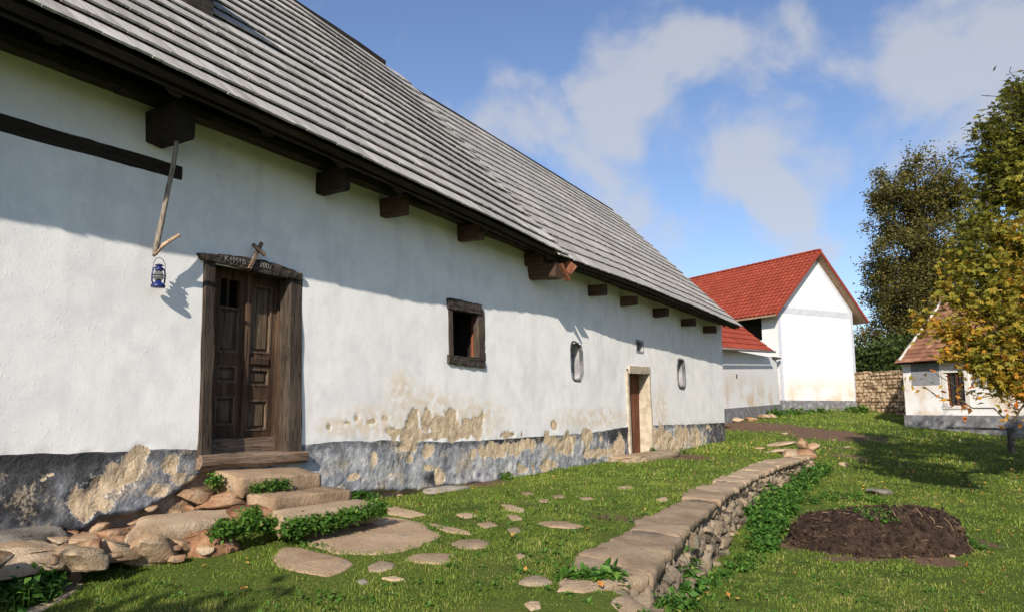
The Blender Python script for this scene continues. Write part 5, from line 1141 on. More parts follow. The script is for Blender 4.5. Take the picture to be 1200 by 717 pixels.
# ================================================================== THE SMALL TILED HOUSE ON THE RIGHT
RC = at(1062, 490, 28.0)[:2]; re_ = np.array([.45, -.893]); re_ /= np.linalg.norm(re_); rn = np.array([-re_[1], re_[0]])    # rn points away from the camera
cot = thing('cottage', 'low white cottage with weathered brown tile roof behind the autumn tree', 'cottage', (RC[0], RC[1], 0), math.atan2(re_[1], re_[0]))
def rw(px, py, off=0.):
    p = hitplane(px, py, np.array([RC[0], RC[1], 0]) - np.append(rn * off, 0), np.append(rn, 0)); return float((p[:2] - RC) @ re_), float(p[2])
def build_cot():
    x0, x1 = 0., 8.; ze = rw(1070, 424, .35)[1]; dep = 5.2; mb = MB(); wx0, wx1 = rw(1110, 455)[0], rw(1131, 455)[0]; wz0, wz1 = rw(1120, 475)[1], rw(1120, 436)[1]
    T_ = .4
    mb.box(x0, wx0, 0, T_, .5, ze + .1); mb.box(wx1, x1, 0, T_, .5, ze + .1); mb.box(wx0, wx1, 0, T_, .5, wz0); mb.box(wx0, wx1, 0, T_, wz1, ze + .1); mb.box(x0, x1, dep - T_, dep, .5, ze); mb.box(x0, x0 + T_, T_, dep - T_, .5, ze + .05)
    apz = rw(1070, 424, .35)[1] + (dep / 2 + .35) * .86
    for xx in (x0 + .05, x1 - .3): mb.add([(xx, 0.05, ze), (xx, dep - .05, ze), (xx, dep / 2, apz - .15), (xx + .25, 0.05, ze), (xx + .25, dep - .05, ze), (xx + .25, dep / 2, apz - .15)], [(0, 2, 1), (3, 4, 5), (0, 3, 5, 2), (1, 2, 5, 4), (0, 1, 4, 3)])
    mb.build('wall', M['white'], cot)
    mb = MB(); mb.box(x0 - .03, x1, -.06, -.002, .4, rw(1080, 486)[1]); mb.box(x0 - .05, x0 - .002, -.05, dep, .4, rw(1080, 486)[1]); mb.build('plinth', M['grey_band'], cot)
    g0 = rw(1068, 440)[0]; g1 = rw(1101, 440)[0]; gz0_, gz1_ = rw(1085, 451)[1], ze + .05
    mb = MB(); mb.box(g0, g1, -.012, -.001, gz0_, gz1_); mb.build('painted_panel', M['slate_paint'], cot); mb = MB(); mb.box(rw(1139, 440)[0], rw(1139, 440)[0] + 2.2, -.012, -.001, gz0_, gz1_); mb.build('painted_panel', M['slate_paint'], cot)
    # window
    mb = MB(); w = .16
    for (A_, B_, C_, D_) in [(wx0 - w, wx0, wz0 - .05, wz1 + w), (wx1, wx1 + w, wz0 - .05, wz1 + w), (wx0, wx1, wz1, wz1 + w), (wx0 - w - .03, wx1 + w + .03, wz0 - .12, wz0 - .05 + .03)]: mb.box(A_, B_, -.03, -.0005, C_, D_)
    sr = mb.build('window_surround', M['surround'], cot)
    mb = MB(); f = .045
    for (A_, B_, C_, D_) in [(wx0, wx0 + f, wz0, wz1), (wx1 - f, wx1, wz0, wz1), (wx0 + f, wx1 - f, wz0, wz0 + f), (wx0 + f, wx1 - f, wz1 - f, wz1), ((wx0 + wx1) / 2 - .02, (wx0 + wx1) / 2 + .02, wz0 + f, wz1 - f)]: mb.box(A_, B_, .05, .1, C_, D_)
    wf = mb.build('window', M['wood_red'], cot)
    mb = MB(); mb.box(wx0, wx1, .105, .11, wz0, wz1); mb.build('pane', M['pane'], wf); mb = MB(); mb.box(wx0, wx1, .3, .32, wz0, wz1); mb.build('painted_darkness', M['black'], cot)  # black sheet behind the pane paints the unlit room
    mb = MB()
    for k in range(1, 4): x = wx0 + (wx1 - wx0) * k / 4; tube(mb, [(x, .02, wz0), (x, .02, wz1)], .009, 5)
    for k in range(1, 6): z = wz0 + (wz1 - wz0) * k / 6; tube(mb, [(wx0, .025, z), (wx1, .025, z)], .008, 5)
    mb.build('window_bars', M['iron'], cot)
    # roof
    Vs = []; T = []; r = np.random.default_rng(18); nC = 15; run = dep / 2 + .4; ang = math.atan(.86); SL = run / math.cos(ang); cs_, sn_ = math.cos(ang), math.sin(ang); xL = rw(1048, 424, .4)[0]; xR = 8.3
    for i in range(nC):
        a0 = i * SL / nC; a1 = (i + 1.2) * SL / nC; nT = int((xR - xL) / .19)
        for k in range(nT):
            xa_ = xL + (xR - xL) * k / nT + (.09 if i % 2 else 0); xb_ = xa_ + (xR - xL) / nT - .01; h = .035 + r.uniform(-.006, .012)
            def pp(x, a, h): return np.array([x, -.4 + a * cs_ - h * sn_, ze - .02 + a * sn_ + h * cs_ - .05 * math.sin(math.pi * min(a / SL, 1)) + .02 * math.sin(x * 1.3)])
            j = r.uniform(-.015, .015); Vs.append([pp(xa_, a0 + j, 0), pp(xb_, a0 + j, 0), pp(xb_, a1, -.02), pp(xa_, a1, -.02), pp(xa_, a0 + j, h), pp(xb_, a0 + j, h), pp(xb_, a1, .008), pp(xa_, a1, .008)]); T += [np.clip(r.normal(.5, .28), 0, 1)] * 8
    V = np.array(Vs).reshape(-1, 3); n = len(Vs); q = np.array([(0, 3, 2, 1), (4, 5, 6, 7), (0, 1, 5, 4), (1, 2, 6, 5), (2, 3, 7, 6), (3, 0, 4, 7)])
    mk('tiled_roof', V, (np.arange(n)[:, None, None] * 8 + q[None]).reshape(-1, 4), M['tile_old'], cot, {'tint': T})
    pp = lambda x, a, h: (x, -.4 + a * cs_ - h * sn_, ze - .02 + a * sn_ + h * cs_)
    mb = MB(); mb.hexa([pp(xL + .03, .03, -.09), pp(xR, .03, -.09), pp(xR, SL, -.09), pp(xL + .03, SL, -.09), pp(xL + .03, .03, -.06), pp(xR, .03, -.06), pp(xR, SL, -.06), pp(xL + .03, SL, -.06)]); 
    yr, zr2 = pp(0, SL, 0)[1:]; mb.hexa([(xL, yr, zr2 - .1), (xR, yr, zr2 - .1), (xR, dep + .4, ze - .1), (xL, dep + .4, ze - .1), (xL, yr, zr2), (xR, yr, zr2), (xR, dep + .4, ze), (xL, dep + .4, ze)]); mb.build('roof_boarding', M['wood_black'], cot)
    mb = MB(); 
    k = .12
    while k < SL:
        P = np.array(pp(xL + .16, k, .05)); beam(mb, P, np.array(pp(xL + .16 + random.uniform(-.02, .02), min(k + .36, SL), .055)), (0, 0, 1), random.uniform(.07, .12), .05, 3, .015, .3, int(k * 50)); k += .36
    mb.build('mortar_verge', M['mortar'], cot, True)
    mb = MB(); 
    for k in range(24): beam(mb, (xL + k * .36, yr, zr2 + .05), (xL + k * .36 + .38, yr, zr2 + .065), (0, 0, 1), .2, .12, 2, 0, .35, k)
    mb.build('ridge_tiles', M['tile_old'], cot)
M['slate_paint'] = plain('slate_grey_paint', (.2, .21, .23), (.25, .26, .28), 4, .2, .01)
M['surround'] = plain('off_white_surround', (.66, .64, .6), (.55, .52, .48), 6, .3, .01)
M['mortar'] = plain('pale_mortar', (.6, .56, .52), (.45, .41, .37), 9, .4, .01)
pm_ = MT('window_pane', .08, .5); pm_.b.inputs['Base Color'].default_value = (.02, .022, .022, 1); M['pane'] = pm_.m
build_cot()

# ================================================================== FIELD STONE BOUNDARY WALL
def build_boundary():
    A_ = BC + E1 * Wb + E2 * .3; B_ = RC + rn * 4.4 + re_ * .3; d = B_ - A_; Lb = np.linalg.norm(d); d /= Lb; n2 = np.array([d[1], -d[0]])
    zt0, zt1 = at(1004, 437.5, A_[1])[2], at(1060, 437, 34)[2]
    g = thing('boundary_wall', 'rough brown field stone wall between the barn and the cottage', 'stone wall', (A_[0], A_[1], 0), math.atan2(d[1], d[0])); st = .06
    us = np.arange(0, Lb, st); zs = np.arange(.9, 3.6, st); U, Z = np.meshgrid(us, zs); top = zt0 + (zt1 - zt0) * U / Lb + .04 * fbm(U * 2, 0 * U, 0, 3, 3)
    Z = .9 + (Z - .9) / (3.6 - st - .9) * (top - .9)
    # stone courses
    row = np.floor((Z + .03 * fbm(U * 1.5, Z * 2, 0, 6, 2)) / .15); off = vnoise(row * 7.1, 0 * row, 0, 4) * 3; cellu = (U + off) / (.3 + .1 * vnoise(row * 3.3, 0 * row, 0, 9)); fu = np.abs((cellu % 1) - .5) * 2; fz = np.abs(((Z + .03 * fbm(U * 1.5, Z * 2, 0, 6, 2)) / .15 % 1) - .5) * 2
    bulge = (1 - np.maximum(fu, fz) ** 4) * .06 + .03 * fbm(U * 5, Z * 5, 0, 8, 3); tint = (vnoise(row * 5.7, np.floor(cellu) * 3.1, 0, 12) + 1) / 2
    V = np.stack([U, -bulge, Z], -1).reshape(-1, 3); ny, nx = U.shape; idx = np.arange(nx * ny).reshape(ny, nx)
    F = np.stack([idx[:-1, :-1], idx[:-1, 1:], idx[1:, 1:], idx[1:, :-1]], -1).reshape(-1, 4)
    mk('stone_face', V, F, M['stone_bound'], g, {'tint': (tint * 1.6 - 1.2 * (np.maximum(fu, fz) > .8)).ravel()}, False)
    mb = MB(); mb.hexa([(0, .02, .5), (Lb, .02, .5), (Lb, .5, .5), (0, .5, .5), (0, .02, zt0 - .04), (Lb, .02, zt1 - .04), (Lb, .5, zt0), (0, .5, zt0)]); mb.build('wall_core', M['stone_bound'], g)
    mb = MB(); r = np.random.default_rng(2)
    for k in range(26):
        P, F = rock_v((r.uniform(.2, .36), .5, r.uniform(.08, .16)), r.uniform(-.2, .2), k, 2, .6, 6, .1); x = Lb * (k + .5) / 26; mb.add(P + np.array([x, .2, zt0 + (zt1 - zt0) * x / Lb]), F, r.random())
    mb.build('top_stones', M['stone_bound'], g, True)
M['stone_bound'] = m_stone('ochre_field_stone', [(.3, (.12, .08, .045)), (.42, (.25, .17, .1)), (.55, (.36, .255, .155)), (.7, (.47, .36, .24))], 4)
build_boundary()
# rubble at the foot of the lean-to
for k, (px, py, w, lab) in enumerate([(862, 492, .7, 'long brown stone at the foot of the lean-to nearest the farmhouse corner'), (880, 490.5, .5, 'mid stone of the rubble at the foot of the lean-to'), (897, 488, .6, 'broad reddish stone of the rubble before the lean-to plinth'), (905, 487, .4, 'end stone of the rubble, beside the weeds at the barn corner')]):
    frock(px, py + 2, w, .4, .2, 'stone_red' if k % 2 else 'stone_warm', lab, 80 + k, group='rubble at the foot of the lean-to')
clump('weed_patch', 'bushy weeds at the corner where the barn meets the lean-to', 'weeds', gl([(903, 487, .4, .35), (912, 486, .5, .25), (938, 485, .4, .3), (925, 486, .4, .2), (962, 484, .4, .25)]), M['weed'], .16, 700, 19, GN)
clump('weed_patch', 'weed bush where the barn meets the boundary wall', 'weeds', gl([(1003, 482, .4, .35), (1010, 482, .3, .2)]), M['weed'], .16, 260, 20, GN)

# ================================================================== FENCE
def build_fence():
    p = ground(1186, 531); base = np.array(p); f = thing('wooden_fence', 'dark weathered post and rail fence at the right edge below the cottage', 'fence', tuple(base), 0)
    h = .64
    mb = MB(); beam(mb, (0, 0, -.1), (.02, 0, h), (0, 1, 0), .15, .15, 8, .01, .25, 1, .5); mb.build('post', M['wood_fence'], f)
    mb = MB(); q = np.array([2.3, -.4]); z2 = float(gz(base[0] + q[0], base[1] + q[1])) - base[2]; beam(mb, (q[0], q[1], z2 - .1), (q[0], q[1], z2 + h), (0, 1, 0), .15, .15, 8, .01, .25, 2, .4); mb.build('post', M['wood_fence'], f)
    mb = MB(); beam(mb, (-.05, -.09, h * .68), (2.5, -.5, z2 + h * .68), (0, 0, 1), .05, .13, 12, .01, .2, 3, .6); mb.build('rail', M['wood_fence2'], f)
    mb = MB(); beam(mb, (-1.1, .9, .62), (.05, .1, .6), (0, 0, 1), .05, .06, 8, .01, .2, 4, .9); mb.build('rail', M['wood_fence2'], f)
M['wood_fence2'] = wood('fence_rail_wood', (.08, .07, .06), (.17, .15, .13), (.28, .25, .22), 'x', 20, .6)
build_fence()

# ================================================================== TREES
def grow(base, trunk_pts, trunk_r, attractors, seed, tipr=.006, jit=.12, expo=2.2):
    r = np.random.default_rng(seed); N = [np.array(p, float) for p in trunk_pts]; par = [-1] + list(range(len(trunk_pts) - 1)); ntr = len(N)
    A_ = np.array(attractors); ctr = N[-1]; order = np.argsort(np.min(np.linalg.norm(A_[:, None] - np.array(N)[None], axis=2), axis=1)); arr = np.zeros((ntr + len(A_) * 4, 3)); arr[:ntr] = N; cnt = ntr; depth = [0] * ntr; tips = []
    dist = np.zeros(len(arr)); 
    for i in range(1, ntr): dist[i] = dist[i - 1] + np.linalg.norm(arr[i] - arr[i - 1])
    first = max(1, int(ntr * .35))
    for k in order:
        a = A_[k]; D = np.linalg.norm(arr[first:cnt] - a, axis=1) + .22 * dist[first:cnt] + .6 * np.clip(arr[first:cnt, 2] - a[2], 0, None); j = int(np.argmin(D)) + first
        p = arr[j]; v = a - p; Lh = np.linalg.norm(v); ns = 1 if Lh < .4 else (2 if Lh < 1.2 else 4); prev = j
        for s in range(1, ns + 1):
            q = p + v * s / ns + (r.normal(size=3) * jit * Lh / ns if s < ns else 0) + np.array([0, 0, .06 * Lh * math.sin(math.pi * s / ns)])
            if cnt >= len(arr): arr = np.vstack([arr, np.zeros((1000, 3))]); dist = np.r_[dist, np.zeros(1000)]
            arr[cnt] = q; dist[cnt] = dist[prev] + np.linalg.norm(q - arr[prev]); par.append(prev); prev = cnt; cnt += 1
        tips.append(prev)
    w = np.zeros(cnt); par = np.array(par); child = np.zeros(cnt, int)
    for i in range(1, cnt): child[par[i]] += 1
    w[child == 0] = tipr ** expo
    for i in range(cnt - 1, 0, -1): w[par[i]] += w[i]
    rad = w ** (1 / expo); sc = trunk_r / rad[0]; rad = tipr + (rad - tipr) * (trunk_r - tipr) / (rad[0] - tipr)
    return arr[:cnt], par, rad, tips, child
def limbs(arr, par, rad, org, k=5, lo=0, minr=0):
    idx = [i for i in range(1, len(arr)) if rad[i] >= minr]; idx = np.array(idx)
    A_ = arr[par[idx]]; B_ = arr[idx]; d = B_ - A_; d /= np.maximum(np.linalg.norm(d, axis=1), 1e-6)[:, None]
    a = np.cross(d, np.array([.1, .2, 1.0])); a /= np.maximum(np.linalg.norm(a, axis=1), 1e-6)[:, None]; b = np.cross(d, a); th = np.arange(k) * 2 * math.pi / k
    cir = a[:, None] * np.cos(th)[None, :, None] + b[:, None] * np.sin(th)[None, :, None]
    ra = np.minimum(rad[par[idx]], rad[idx] * 1.35)[:, None, None]; V = np.concatenate([A_[:, None] + cir * ra, B_[:, None] + cir * rad[idx][:, None, None]], 1).reshape(-1, 3) - org
    j = np.arange(k); q = np.stack([j, (j + 1) % k, (j + 1) % k + k, j + k], 1); F = (np.arange(len(idx))[:, None, None] * 2 * k + q[None]).reshape(-1, 4); return V, F
def crown_points(ells, n, r, shell=.55, clusters=0, csize=.6):
    """points inside a union of ellipsoids, gathered in clusters"""
    W_ = np.array([e[3] * e[4] * e[5] for e in ells]); W_ = W_ / W_.sum(); cl = []
    while len(cl) < clusters:
        e = ells[r.choice(len(ells), p=W_)]; d = r.normal(size=3); d /= np.linalg.norm(d); k = (r.uniform(shell ** 3, 1)) ** (1 / 3); cl.append(np.array(e[:3]) + d * k * np.array(e[3:]))
    cl = np.array(cl); P = cl[r.integers(0, len(cl), n)] + r.normal(size=(n, 3)) * np.array([csize, csize, csize * .6]); return P
def palm(P, size, r, tint):
    """hand shaped compound leaves of five leaflets"""
    n = len(P); d = r.normal(size=(n, 3)); d[:, 2] = d[:, 2] * .4 - .35; d /= np.linalg.norm(d, axis=1)[:, None]; nn = r.normal(size=(n, 3)) * .45 + np.array([0, 0, 1.]); s = np.cross(d, nn); s /= np.linalg.norm(s, axis=1)[:, None]; nm = np.cross(s, d)
    Vs = []; sz = size * r.uniform(.7, 1.2, n)
    for a, l in [(-75, .6), (-38, .85), (0, 1.), (38, .85), (75, .6)]:
        c, q = math.cos(math.radians(a)), math.sin(math.radians(a)); dd = d * c + s * q; ss = s * c - d * q; L_ = (sz * l)[:, None]; w = L_ * .19
        droop = nm * L_ * -.18; Vs.append(np.stack([P, P + dd * L_ * .6 + ss * w, P + dd * L_ + droop, P + dd * L_ * .6 - ss * w], 1))
    V = np.stack(Vs, 1).reshape(-1, 3); F = np.arange(len(V)).reshape(-1, 4); return V, F, np.repeat(tint, 20)
def tree(name, label, cat, base, trunk_top, trunk_r, att, leafm, nleaf, lsize, seed, tintf, palmate=False, spread=.3, group=None, extra=None, minr=0, elong=1.7, leaf_at=None):
    r = np.random.default_rng(seed); base = np.array(base, float); g = thing(name, label, cat, tuple(base), 0, group)
    tp = [base + np.array([0, 0, -.2])] + [base + (np.array(trunk_top) - base) * f + r.normal(size=3) * .03 * (0 < f < 1) for f in np.linspace(0.02, 1, 10)]
    arr, par, rad, tips, child = grow(base, tp, trunk_r, att, seed)
    ntr = len(tp); V, F = limbs(arr, par, rad, base, 6, minr=minr)
    # trunk / branches split
    mk('trunk', *limbs(arr[:ntr], par[:ntr], rad[:ntr], base, 10), M['bark'], g, {'tint': np.full(2 * 10 * (ntr - 1), .5)}, True)
    keep = np.arange(1, len(arr)) >= ntr; V = V.reshape(-1, 12, 3)[[q for q, i in enumerate([i for i in range(1, len(arr)) if rad[i] >= minr]) if i >= ntr]]
    n = len(V); j = np.arange(6); q = np.stack([j, (j + 1) % 6, (j + 1) % 6 + 6, j + 6], 1); mk('branches', V.reshape(-1, 3), (np.arange(n)[:, None, None] * 12 + q[None]).reshape(-1, 4), M['bark'], g, {'tint': np.full(n * 12, .5)}, True)
    tips = np.array(tips if leaf_at is None else [t for t in tips if leaf_at(arr[t])]); ti = tips[r.integers(0, len(tips), nleaf)]; f = r.random((nleaf, 1)) ** .7
    P = arr[par[ti]] * (1 - f) + arr[ti] * f + r.normal(size=(nleaf, 3)) * spread
    t = tintf(P, ti, r)
    if palmate: V, F, T = palm(P - base, lsize, r, t)
    else: V, F, T = leaf_mesh(P - base, lsize, r, t, elong, .3)
    mk('crown', V, F, M[leafm], g, {'tint': T}); return g, arr, tips
r = np.random.default_rng(77)
# tall dark tree behind the wall
bt = at(1074, 470, 52.)
def eyz(px, py, Y, rx, rz, ry=None):   # ellipsoid given in pixels at depth Y
    p = at(px, py, Y); k = Y / 885.; return (*p, rx * k, (ry or rx) * k, rz * k)
ells = [eyz(1075, 228, 52, 50, 52), eyz(1062, 300, 52, 52, 60), eyz(1078, 365, 52, 66, 60), eyz(1105, 290, 52, 50, 70), eyz(1048, 400, 52, 40, 36), eyz(1110, 400, 52, 50, 50)]
att = crown_points(ells, 2100, r, .3, 300, .55)
tree('tall_tree', 'tall dark green tree with rounded top behind the boundary wall', 'tree', (bt[0], 52, 1.6), at(1072, 215, 52), .42, att, 'leaf_dark', 90000, .2, 5, lambda P, ti, r: np.clip(.4 + .16 * fbm(P[:, 0] * .4, P[:, 1] * .4, P[:, 2] * .4, 3, 2) * 2 + r.normal(0, .2, len(P)) + .012 * (P[:, 2] - 10), 0, 1), spread=.26, minr=.0, elong=1.5)
# second dark tree further right, mostly hidden by the autumn tree
ells = [eyz(1195, 330, 56, 55, 60), eyz(1170, 385, 56, 70, 50), eyz(1230, 350, 56, 70, 70)]
att = crown_points(ells, 800, r, .3, 120, .6)
tree('tall_tree', 'dark tree behind the cottage roof, half hidden by the autumn tree', 'tree', (at(1190, 470, 56)[0], 56, 1.6), at(1190, 310, 56), .35, att, 'leaf_dark', 18000, .34, 6, lambda P, ti, r: np.clip(.35 + r.normal(0, .2, len(P)), 0, 1), spread=.45)
# shrubs behind the wall
for q, (px, py, Y, rx, rz, lab) in enumerate([(1030, 425, 42, 34, 24, 'low green shrub right behind the boundary wall by the barn'), (1066, 422, 44, 32, 30, 'darker shrub behind the boundary wall by the cottage roof')]):
    att = crown_points([eyz(px, py, Y, rx, rz)], 200, r, .2, 50, .3)
    tree('shrub', lab, 'shrub', (at(px, 470, Y)[0], Y, 1.7), at(px, py, Y), .08, att, 'leaf_green', 7000, .22, 20 + q, lambda P, ti, r: np.clip(r.normal(.55, .25, len(P)), 0, 1), spread=.25)
# autumn tree at the right edge
def autumn():
    base = np.array([11.0, 12.9, float(gz(11.0, 12.9))]); r = np.random.default_rng(15)
    def E(px, py, Y, rx, rz): return eyz(px, py, Y, rx, rz)
    # crown, as clusters of foliage seen from the yard and the side turned away from it
    cl = []
    spec = [(1190, 105, 12.6, 16), (1200, 130, 12.2, 26), (1160, 150, 12.4, 16), (1175, 165, 12.2, 26), (1168, 190, 12.1, 24), (1180, 210, 12, 30), (1205, 180, 12, 34), (1152, 188, 12.6, 14), (1190, 235, 12, 34), (1215, 150, 13, 40), (1165, 230, 12.2, 26),
            (1146, 264, 12.2, 18), (1160, 275, 11.8, 32), (1200, 285, 11.8, 34), (1124, 302, 12, 16), (1142, 315, 11.7, 28), (1175, 325, 11.4, 34), (1208, 345, 11.4, 34), (1122, 350, 11.8, 14), (1154, 362, 11.5, 24), (1185, 385, 11.3, 30), (1118, 388, 11.6, 7), (1146, 400, 11.4, 18), (1170, 420, 11.3, 22), (1205, 410, 11.2, 26), (1118, 412, 11.5, 5), (1148, 428, 11.4, 10), (1190, 445, 11.2, 18), (1205, 455, 11.2, 18), (1172, 442, 11.3, 10),
            (1085, 378, 11.8, 6), (1195, 300, 14, 30), (1170, 350, 14, 26)]
    P = []
    for (px, py, Y, rr) in spec:
        c = at(px, py, Y); k = Y / 885 * rr; n = int(5 + rr * .8); d = r.normal(size=(n, 3)); P.append(c + d * k * np.array([.42, .6, .34]))
    # the rest of the crown, outside the picture
    rest = crown_points([(11.3, 13.2, 5.3, 3.6, 4.2, 3.4), (11.2, 10.6, 4.9, 3.0, 3.2, 2.6)], 1500, r, .4, 150, .4)
    pr = (rest[:, 0] / rest[:, 1] > .69) & ~((rest[:, 0] / rest[:, 1] < .85) & (885 * (rest[:, 2] - 1.6) / rest[:, 1] > 385)); rest = rest[pr | False]; P = np.vstack(P + [rest])
    # bare low twigs
    tw = []
    for (px, py, Y) in [(1092, 460, 11.4), (1100, 465, 11.5), (1110, 468, 11.4), (1082, 452, 11.6), (1128, 470, 11.3), (1140, 478, 11.2), (1150, 466, 11.4), (1165, 478, 11.1), (1175, 488, 11.0), (1180, 470, 11.2), (1195, 480, 11.1), (1188, 495, 11.0), (1150, 455, 11.5), (1165, 462, 11.3), (1120, 452, 11.5), (1097, 438, 11.6), (1205, 468, 11.2), (1135, 460, 11.4)]: tw.append(at(px, py, Y))
    top = [at(1150, 112, 12.5), at(1157, 128, 12.4), at(1145, 130, 12.5), at(1163, 113, 12.5), at(1185, 78, 12.6), at(1183, 84, 12.6)]
    nP = len(P); att = np.vstack([P, np.array(tw), np.array(top)]); twz = np.array(tw + top)
    def tint(P_, ti, r_):
        hz = (P_[:, 2] - 1.6) / P_[:, 1] * 885      # only the height in the crown and clumping set the colour
        low = np.clip((6.2 - P_[:, 2]) / 3.2, 0, 1); out = np.clip((9.2 - P_[:, 0]) / 2.0, 0, 1)
        n_ = fbm(P_[:, 0] * 1.4, P_[:, 1] * 1.4, P_[:, 2] * 1.4, 8, 3); per = (ti * 37 % 101) / 101.
        return np.clip(.31 + .14 * low + .24 * low * out + .36 * n_ + .2 * (per - .5) + r_.normal(0, .1, len(P_)), 0, 1)
    la = lambda p: np.min(np.linalg.norm(twz - p, axis=1)) > .05
    g, arr, tips = tree('chestnut_tree', 'autumn tree with yellow and orange leaves at the right edge', 'tree', base, base + np.array([.2, .2, 6.2]), .24, att, 'leaf_autumn', 31000, .095, 16, tint, True, .12, leaf_at=la)
    Q = twz[:18]; rr = np.random.default_rng(4); idx = rr.integers(0, 18, 95); Pq = Q[idx] + rr.normal(size=(95, 3)) * np.array([.22, .2, .1]); V, F, T = leaf_mesh(Pq - base, .11, rr, np.clip(rr.normal(.86, .12, 95), 0, 1), 1.8, .3); mk('last_leaves', V, F, M['leaf_autumn'], g, {'tint': T})
autumn()
# a dense unseen tree added behind the camera, so that its shade falls into the lower left corner
def shade_tree():
    r = np.random.default_rng(5); b = np.array([-3.8, -2.4, 0.]); att = crown_points([(-3.9, -2.2, 3.2, 1.15, 1.1, .95)], 260, r, .1, 60, .25)
    tree('added_shade_tree', 'small dense unseen tree added behind the viewer to shade the lower left corner', 'tree', b, b + np.array([0, 0, 2.6]), .1, att, 'leaf_green', 9000, .17, 30, lambda P, ti, r: r.random(len(P)), spread=.16)
shade_tree()

# ================================================================== GRASS AND FALLEN LEAVES
def exclude(x, y, extra=0.0):
    u, v = xy_to_uv(x, y); bad = (v < .06) & (v > -6.6) & (u < 21.5) & (u > -3)
    bad |= (v < .62) & (u > 2.0) & (u < 4.6); bad |= (v < 1.2) & (u > 4.5) & (u < 5.6)
    for P in POLY_EXC:
        lo, hi = P.min(0), P.max(0); s_ = (x > lo[0]) & (x < hi[0]) & (y > lo[1]) & (y < hi[1])
        if s_.any(): q = np.zeros_like(bad); q[s_] = in_poly(x[s_], y[s_], P); bad |= q
    bad |= (np.abs(v - edge_v(u) + .04) < .16) & (u > 4.7) & (u < 17.8)
    q = np.stack([x, y], -1)
    b = (q - BC) @ E1; c = (q - BC) @ E2; bad |= (b > -.1) & (b < Wb + .1) & (c > -.1)
    b = (q - RC) @ re_; c = (q - RC) @ rn; bad |= (b > -.1) & (b < 8) & (c > -.1) & (c < 6)
    b = (q - LE) @ dl; c = -(q - LE) @ nl_; bad |= (b > -1.3) & (b < Ll) & (c > -.1)
    return bad
def sample(r0, r1, dens, rg, a=0.66):
    n = int(dens * a * (r1 ** 2 - r0 ** 2)); th = rg.uniform(-a, a, n); rr = np.sqrt(rg.uniform(r0 ** 2, r1 ** 2, n)); return rr * np.sin(th), rr * np.cos(th)
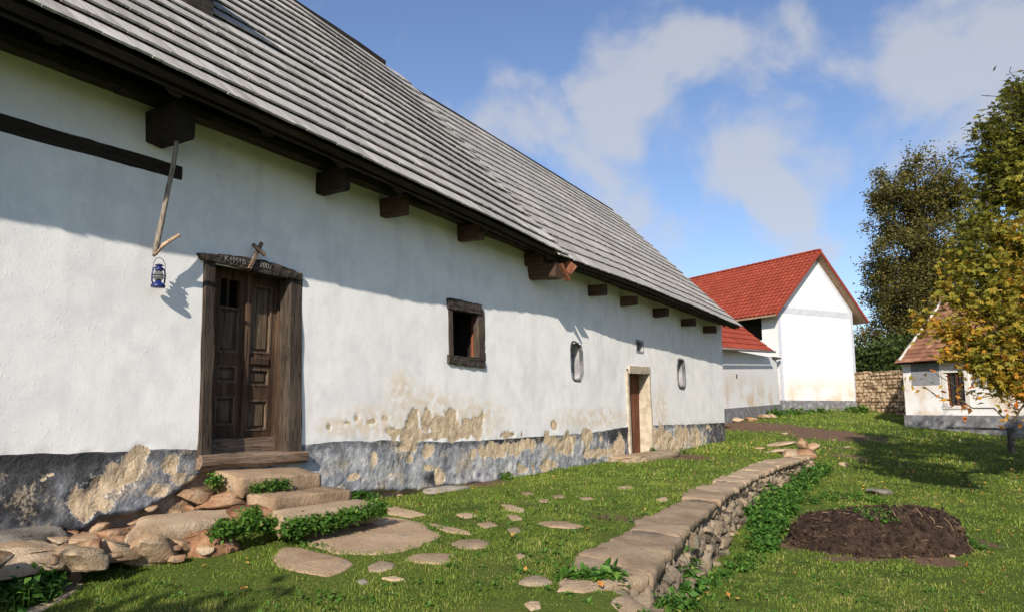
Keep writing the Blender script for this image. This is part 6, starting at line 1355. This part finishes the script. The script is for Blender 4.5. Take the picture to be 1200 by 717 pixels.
def build_grass():
    rg = np.random.default_rng(42); Vs = []; Ts = []
    for (r0, r1, dens, h, w) in [(2.6, 5.6, 6200, .015, .0044), (5.6, 8, 4000, .017, .006), (8, 11.5, 2000, .021, .0088), (11.5, 17, 800, .026, .0145), (17, 26, 260, .038, .024), (26, 42, 90, .05, .045)]:
        x, y = sample(r0, r1, dens, rg); n1 = fbm(x * 1.3, y * 1.3, 0, 61, 3); n2 = fbm(x * 5, y * 5, 0, 63, 2); d = dirt_at(x, y) + .9 * np.clip(fbm(x * 1.1, y * 1.1, 0, 21, 4) - .22, 0, 1)
        ok = ~exclude(x, y) & (rg.random(len(x)) > d * 1.5 - .1) & (rg.random(len(x)) < .78 + .5 * n2); x, y, n1, n2 = x[ok], y[ok], n1[ok], n2[ok]; n = len(x)
        z = gz(x, y); H = h * rg.lognormal(0, .42, n) * np.clip(1 + .7 * fbm(x * 2.2, y * 2.2, 0, 66, 3) + .45 * n2, .3, 2.2); u, v = xy_to_uv(x, y)
        H *= 1 + .5 * np.exp(-((v - .1) / .12) ** 2) * (u < 21) + .5 * np.exp(-((v - edge_v(u) - .2) / .15) ** 2) * (u > 5) * (u < 17)
        a = rg.uniform(0, 6.283, n); s = np.stack([np.cos(a), np.sin(a), 0 * a], 1) * (w * rg.uniform(.6, 1.3, n) / 2)[:, None]; la = rg.uniform(0, 6.283, n); ln = np.stack([np.cos(la), np.sin(la), 0 * la], 1) * (H * rg.uniform(.1, .9, n))[:, None]
        B = np.stack([x, y, z - .004], 1); Mi = B + ln * .35 + np.stack([0 * H, 0 * H, H * .6], 1); Tp = B + ln + np.stack([0 * H, 0 * H, H * .95], 1)
        Vs.append(np.stack([B - s, B + s, Mi + s * .8, Mi - s * .8, Tp], 1).reshape(-1, 3))
        t = np.clip(.43 + .4 * n1 + .2 * n2 + rg.normal(0, .16, n), 0, .97); t = np.where(rg.random(n) < .025 + .2 * np.clip(fbm(x * .7, y * .7, 0, 99, 3), 0, 1), rg.uniform(.9, 1, n), t); Ts.append(np.repeat(t, 5))
    V = np.concatenate(Vs); T = np.concatenate(Ts); n = len(V) // 5; F = (np.arange(n)[:, None, None] * 5 + np.array([(0, 1, 2), (0, 2, 3), (3, 2, 4)])[None]).reshape(-1, 3)
    o = mk('grass', V, F, M['grass'], None, {'tint': T}); tag(o, 'short green grass covering terrace and lawn', 'grass', kind='stuff')
    # clover and plantain rosettes
    P = []
    for (r0, r1, dens) in [(2.6, 8, 26), (8, 16, 9), (16, 30, 2)]:
        x, y = sample(r0, r1, dens, rg); ok = ~exclude(x, y) & (fbm(x * .9, y * .9, 0, 88, 2) > -.1); x, y = x[ok], y[ok]
        for k in range(6): P.append(np.stack([x + rg.normal(0, .018, len(x)), y + rg.normal(0, .018, len(x)), gz(x, y) + rg.uniform(.008, .03, len(x))], 1))
    P = np.concatenate(P); V, F, T = leaf_mesh(P, .038, rg, np.clip(rg.normal(.6, .2, len(P)), 0, 1), 1.5, .7); o = mk('clover', V, F, M['weed'], None, {'tint': T}); tag(o, 'small broad weed leaves scattered through the short grass', 'ground weeds', kind='stuff')
    # fallen leaves
    P = []
    n = 1500; px = 11.0 + rg.normal(0, 3.6, n) ; py = 15.0 + rg.normal(0, 4.2, n); x, y = px, py
    x2, y2 = sample(3, 20, 1.1, rg); x = np.r_[x, x2]; y = np.r_[y, y2]; ok = ~exclude(x, y) & (y > 3); x, y = x[ok], y[ok]
    P = np.stack([x, y, gz(x, y) + .03], 1); V, F, T = leaf_mesh(P, .055, rg, rg.random(len(P)), 1.5, 1.4); o = mk('fallen_leaves', V, F, M['leaf_fallen'], None, {'tint': T}); tag(o, 'orange and yellow leaves fallen on the lawn under the autumn tree', 'fallen leaves', kind='stuff')
build_grass()
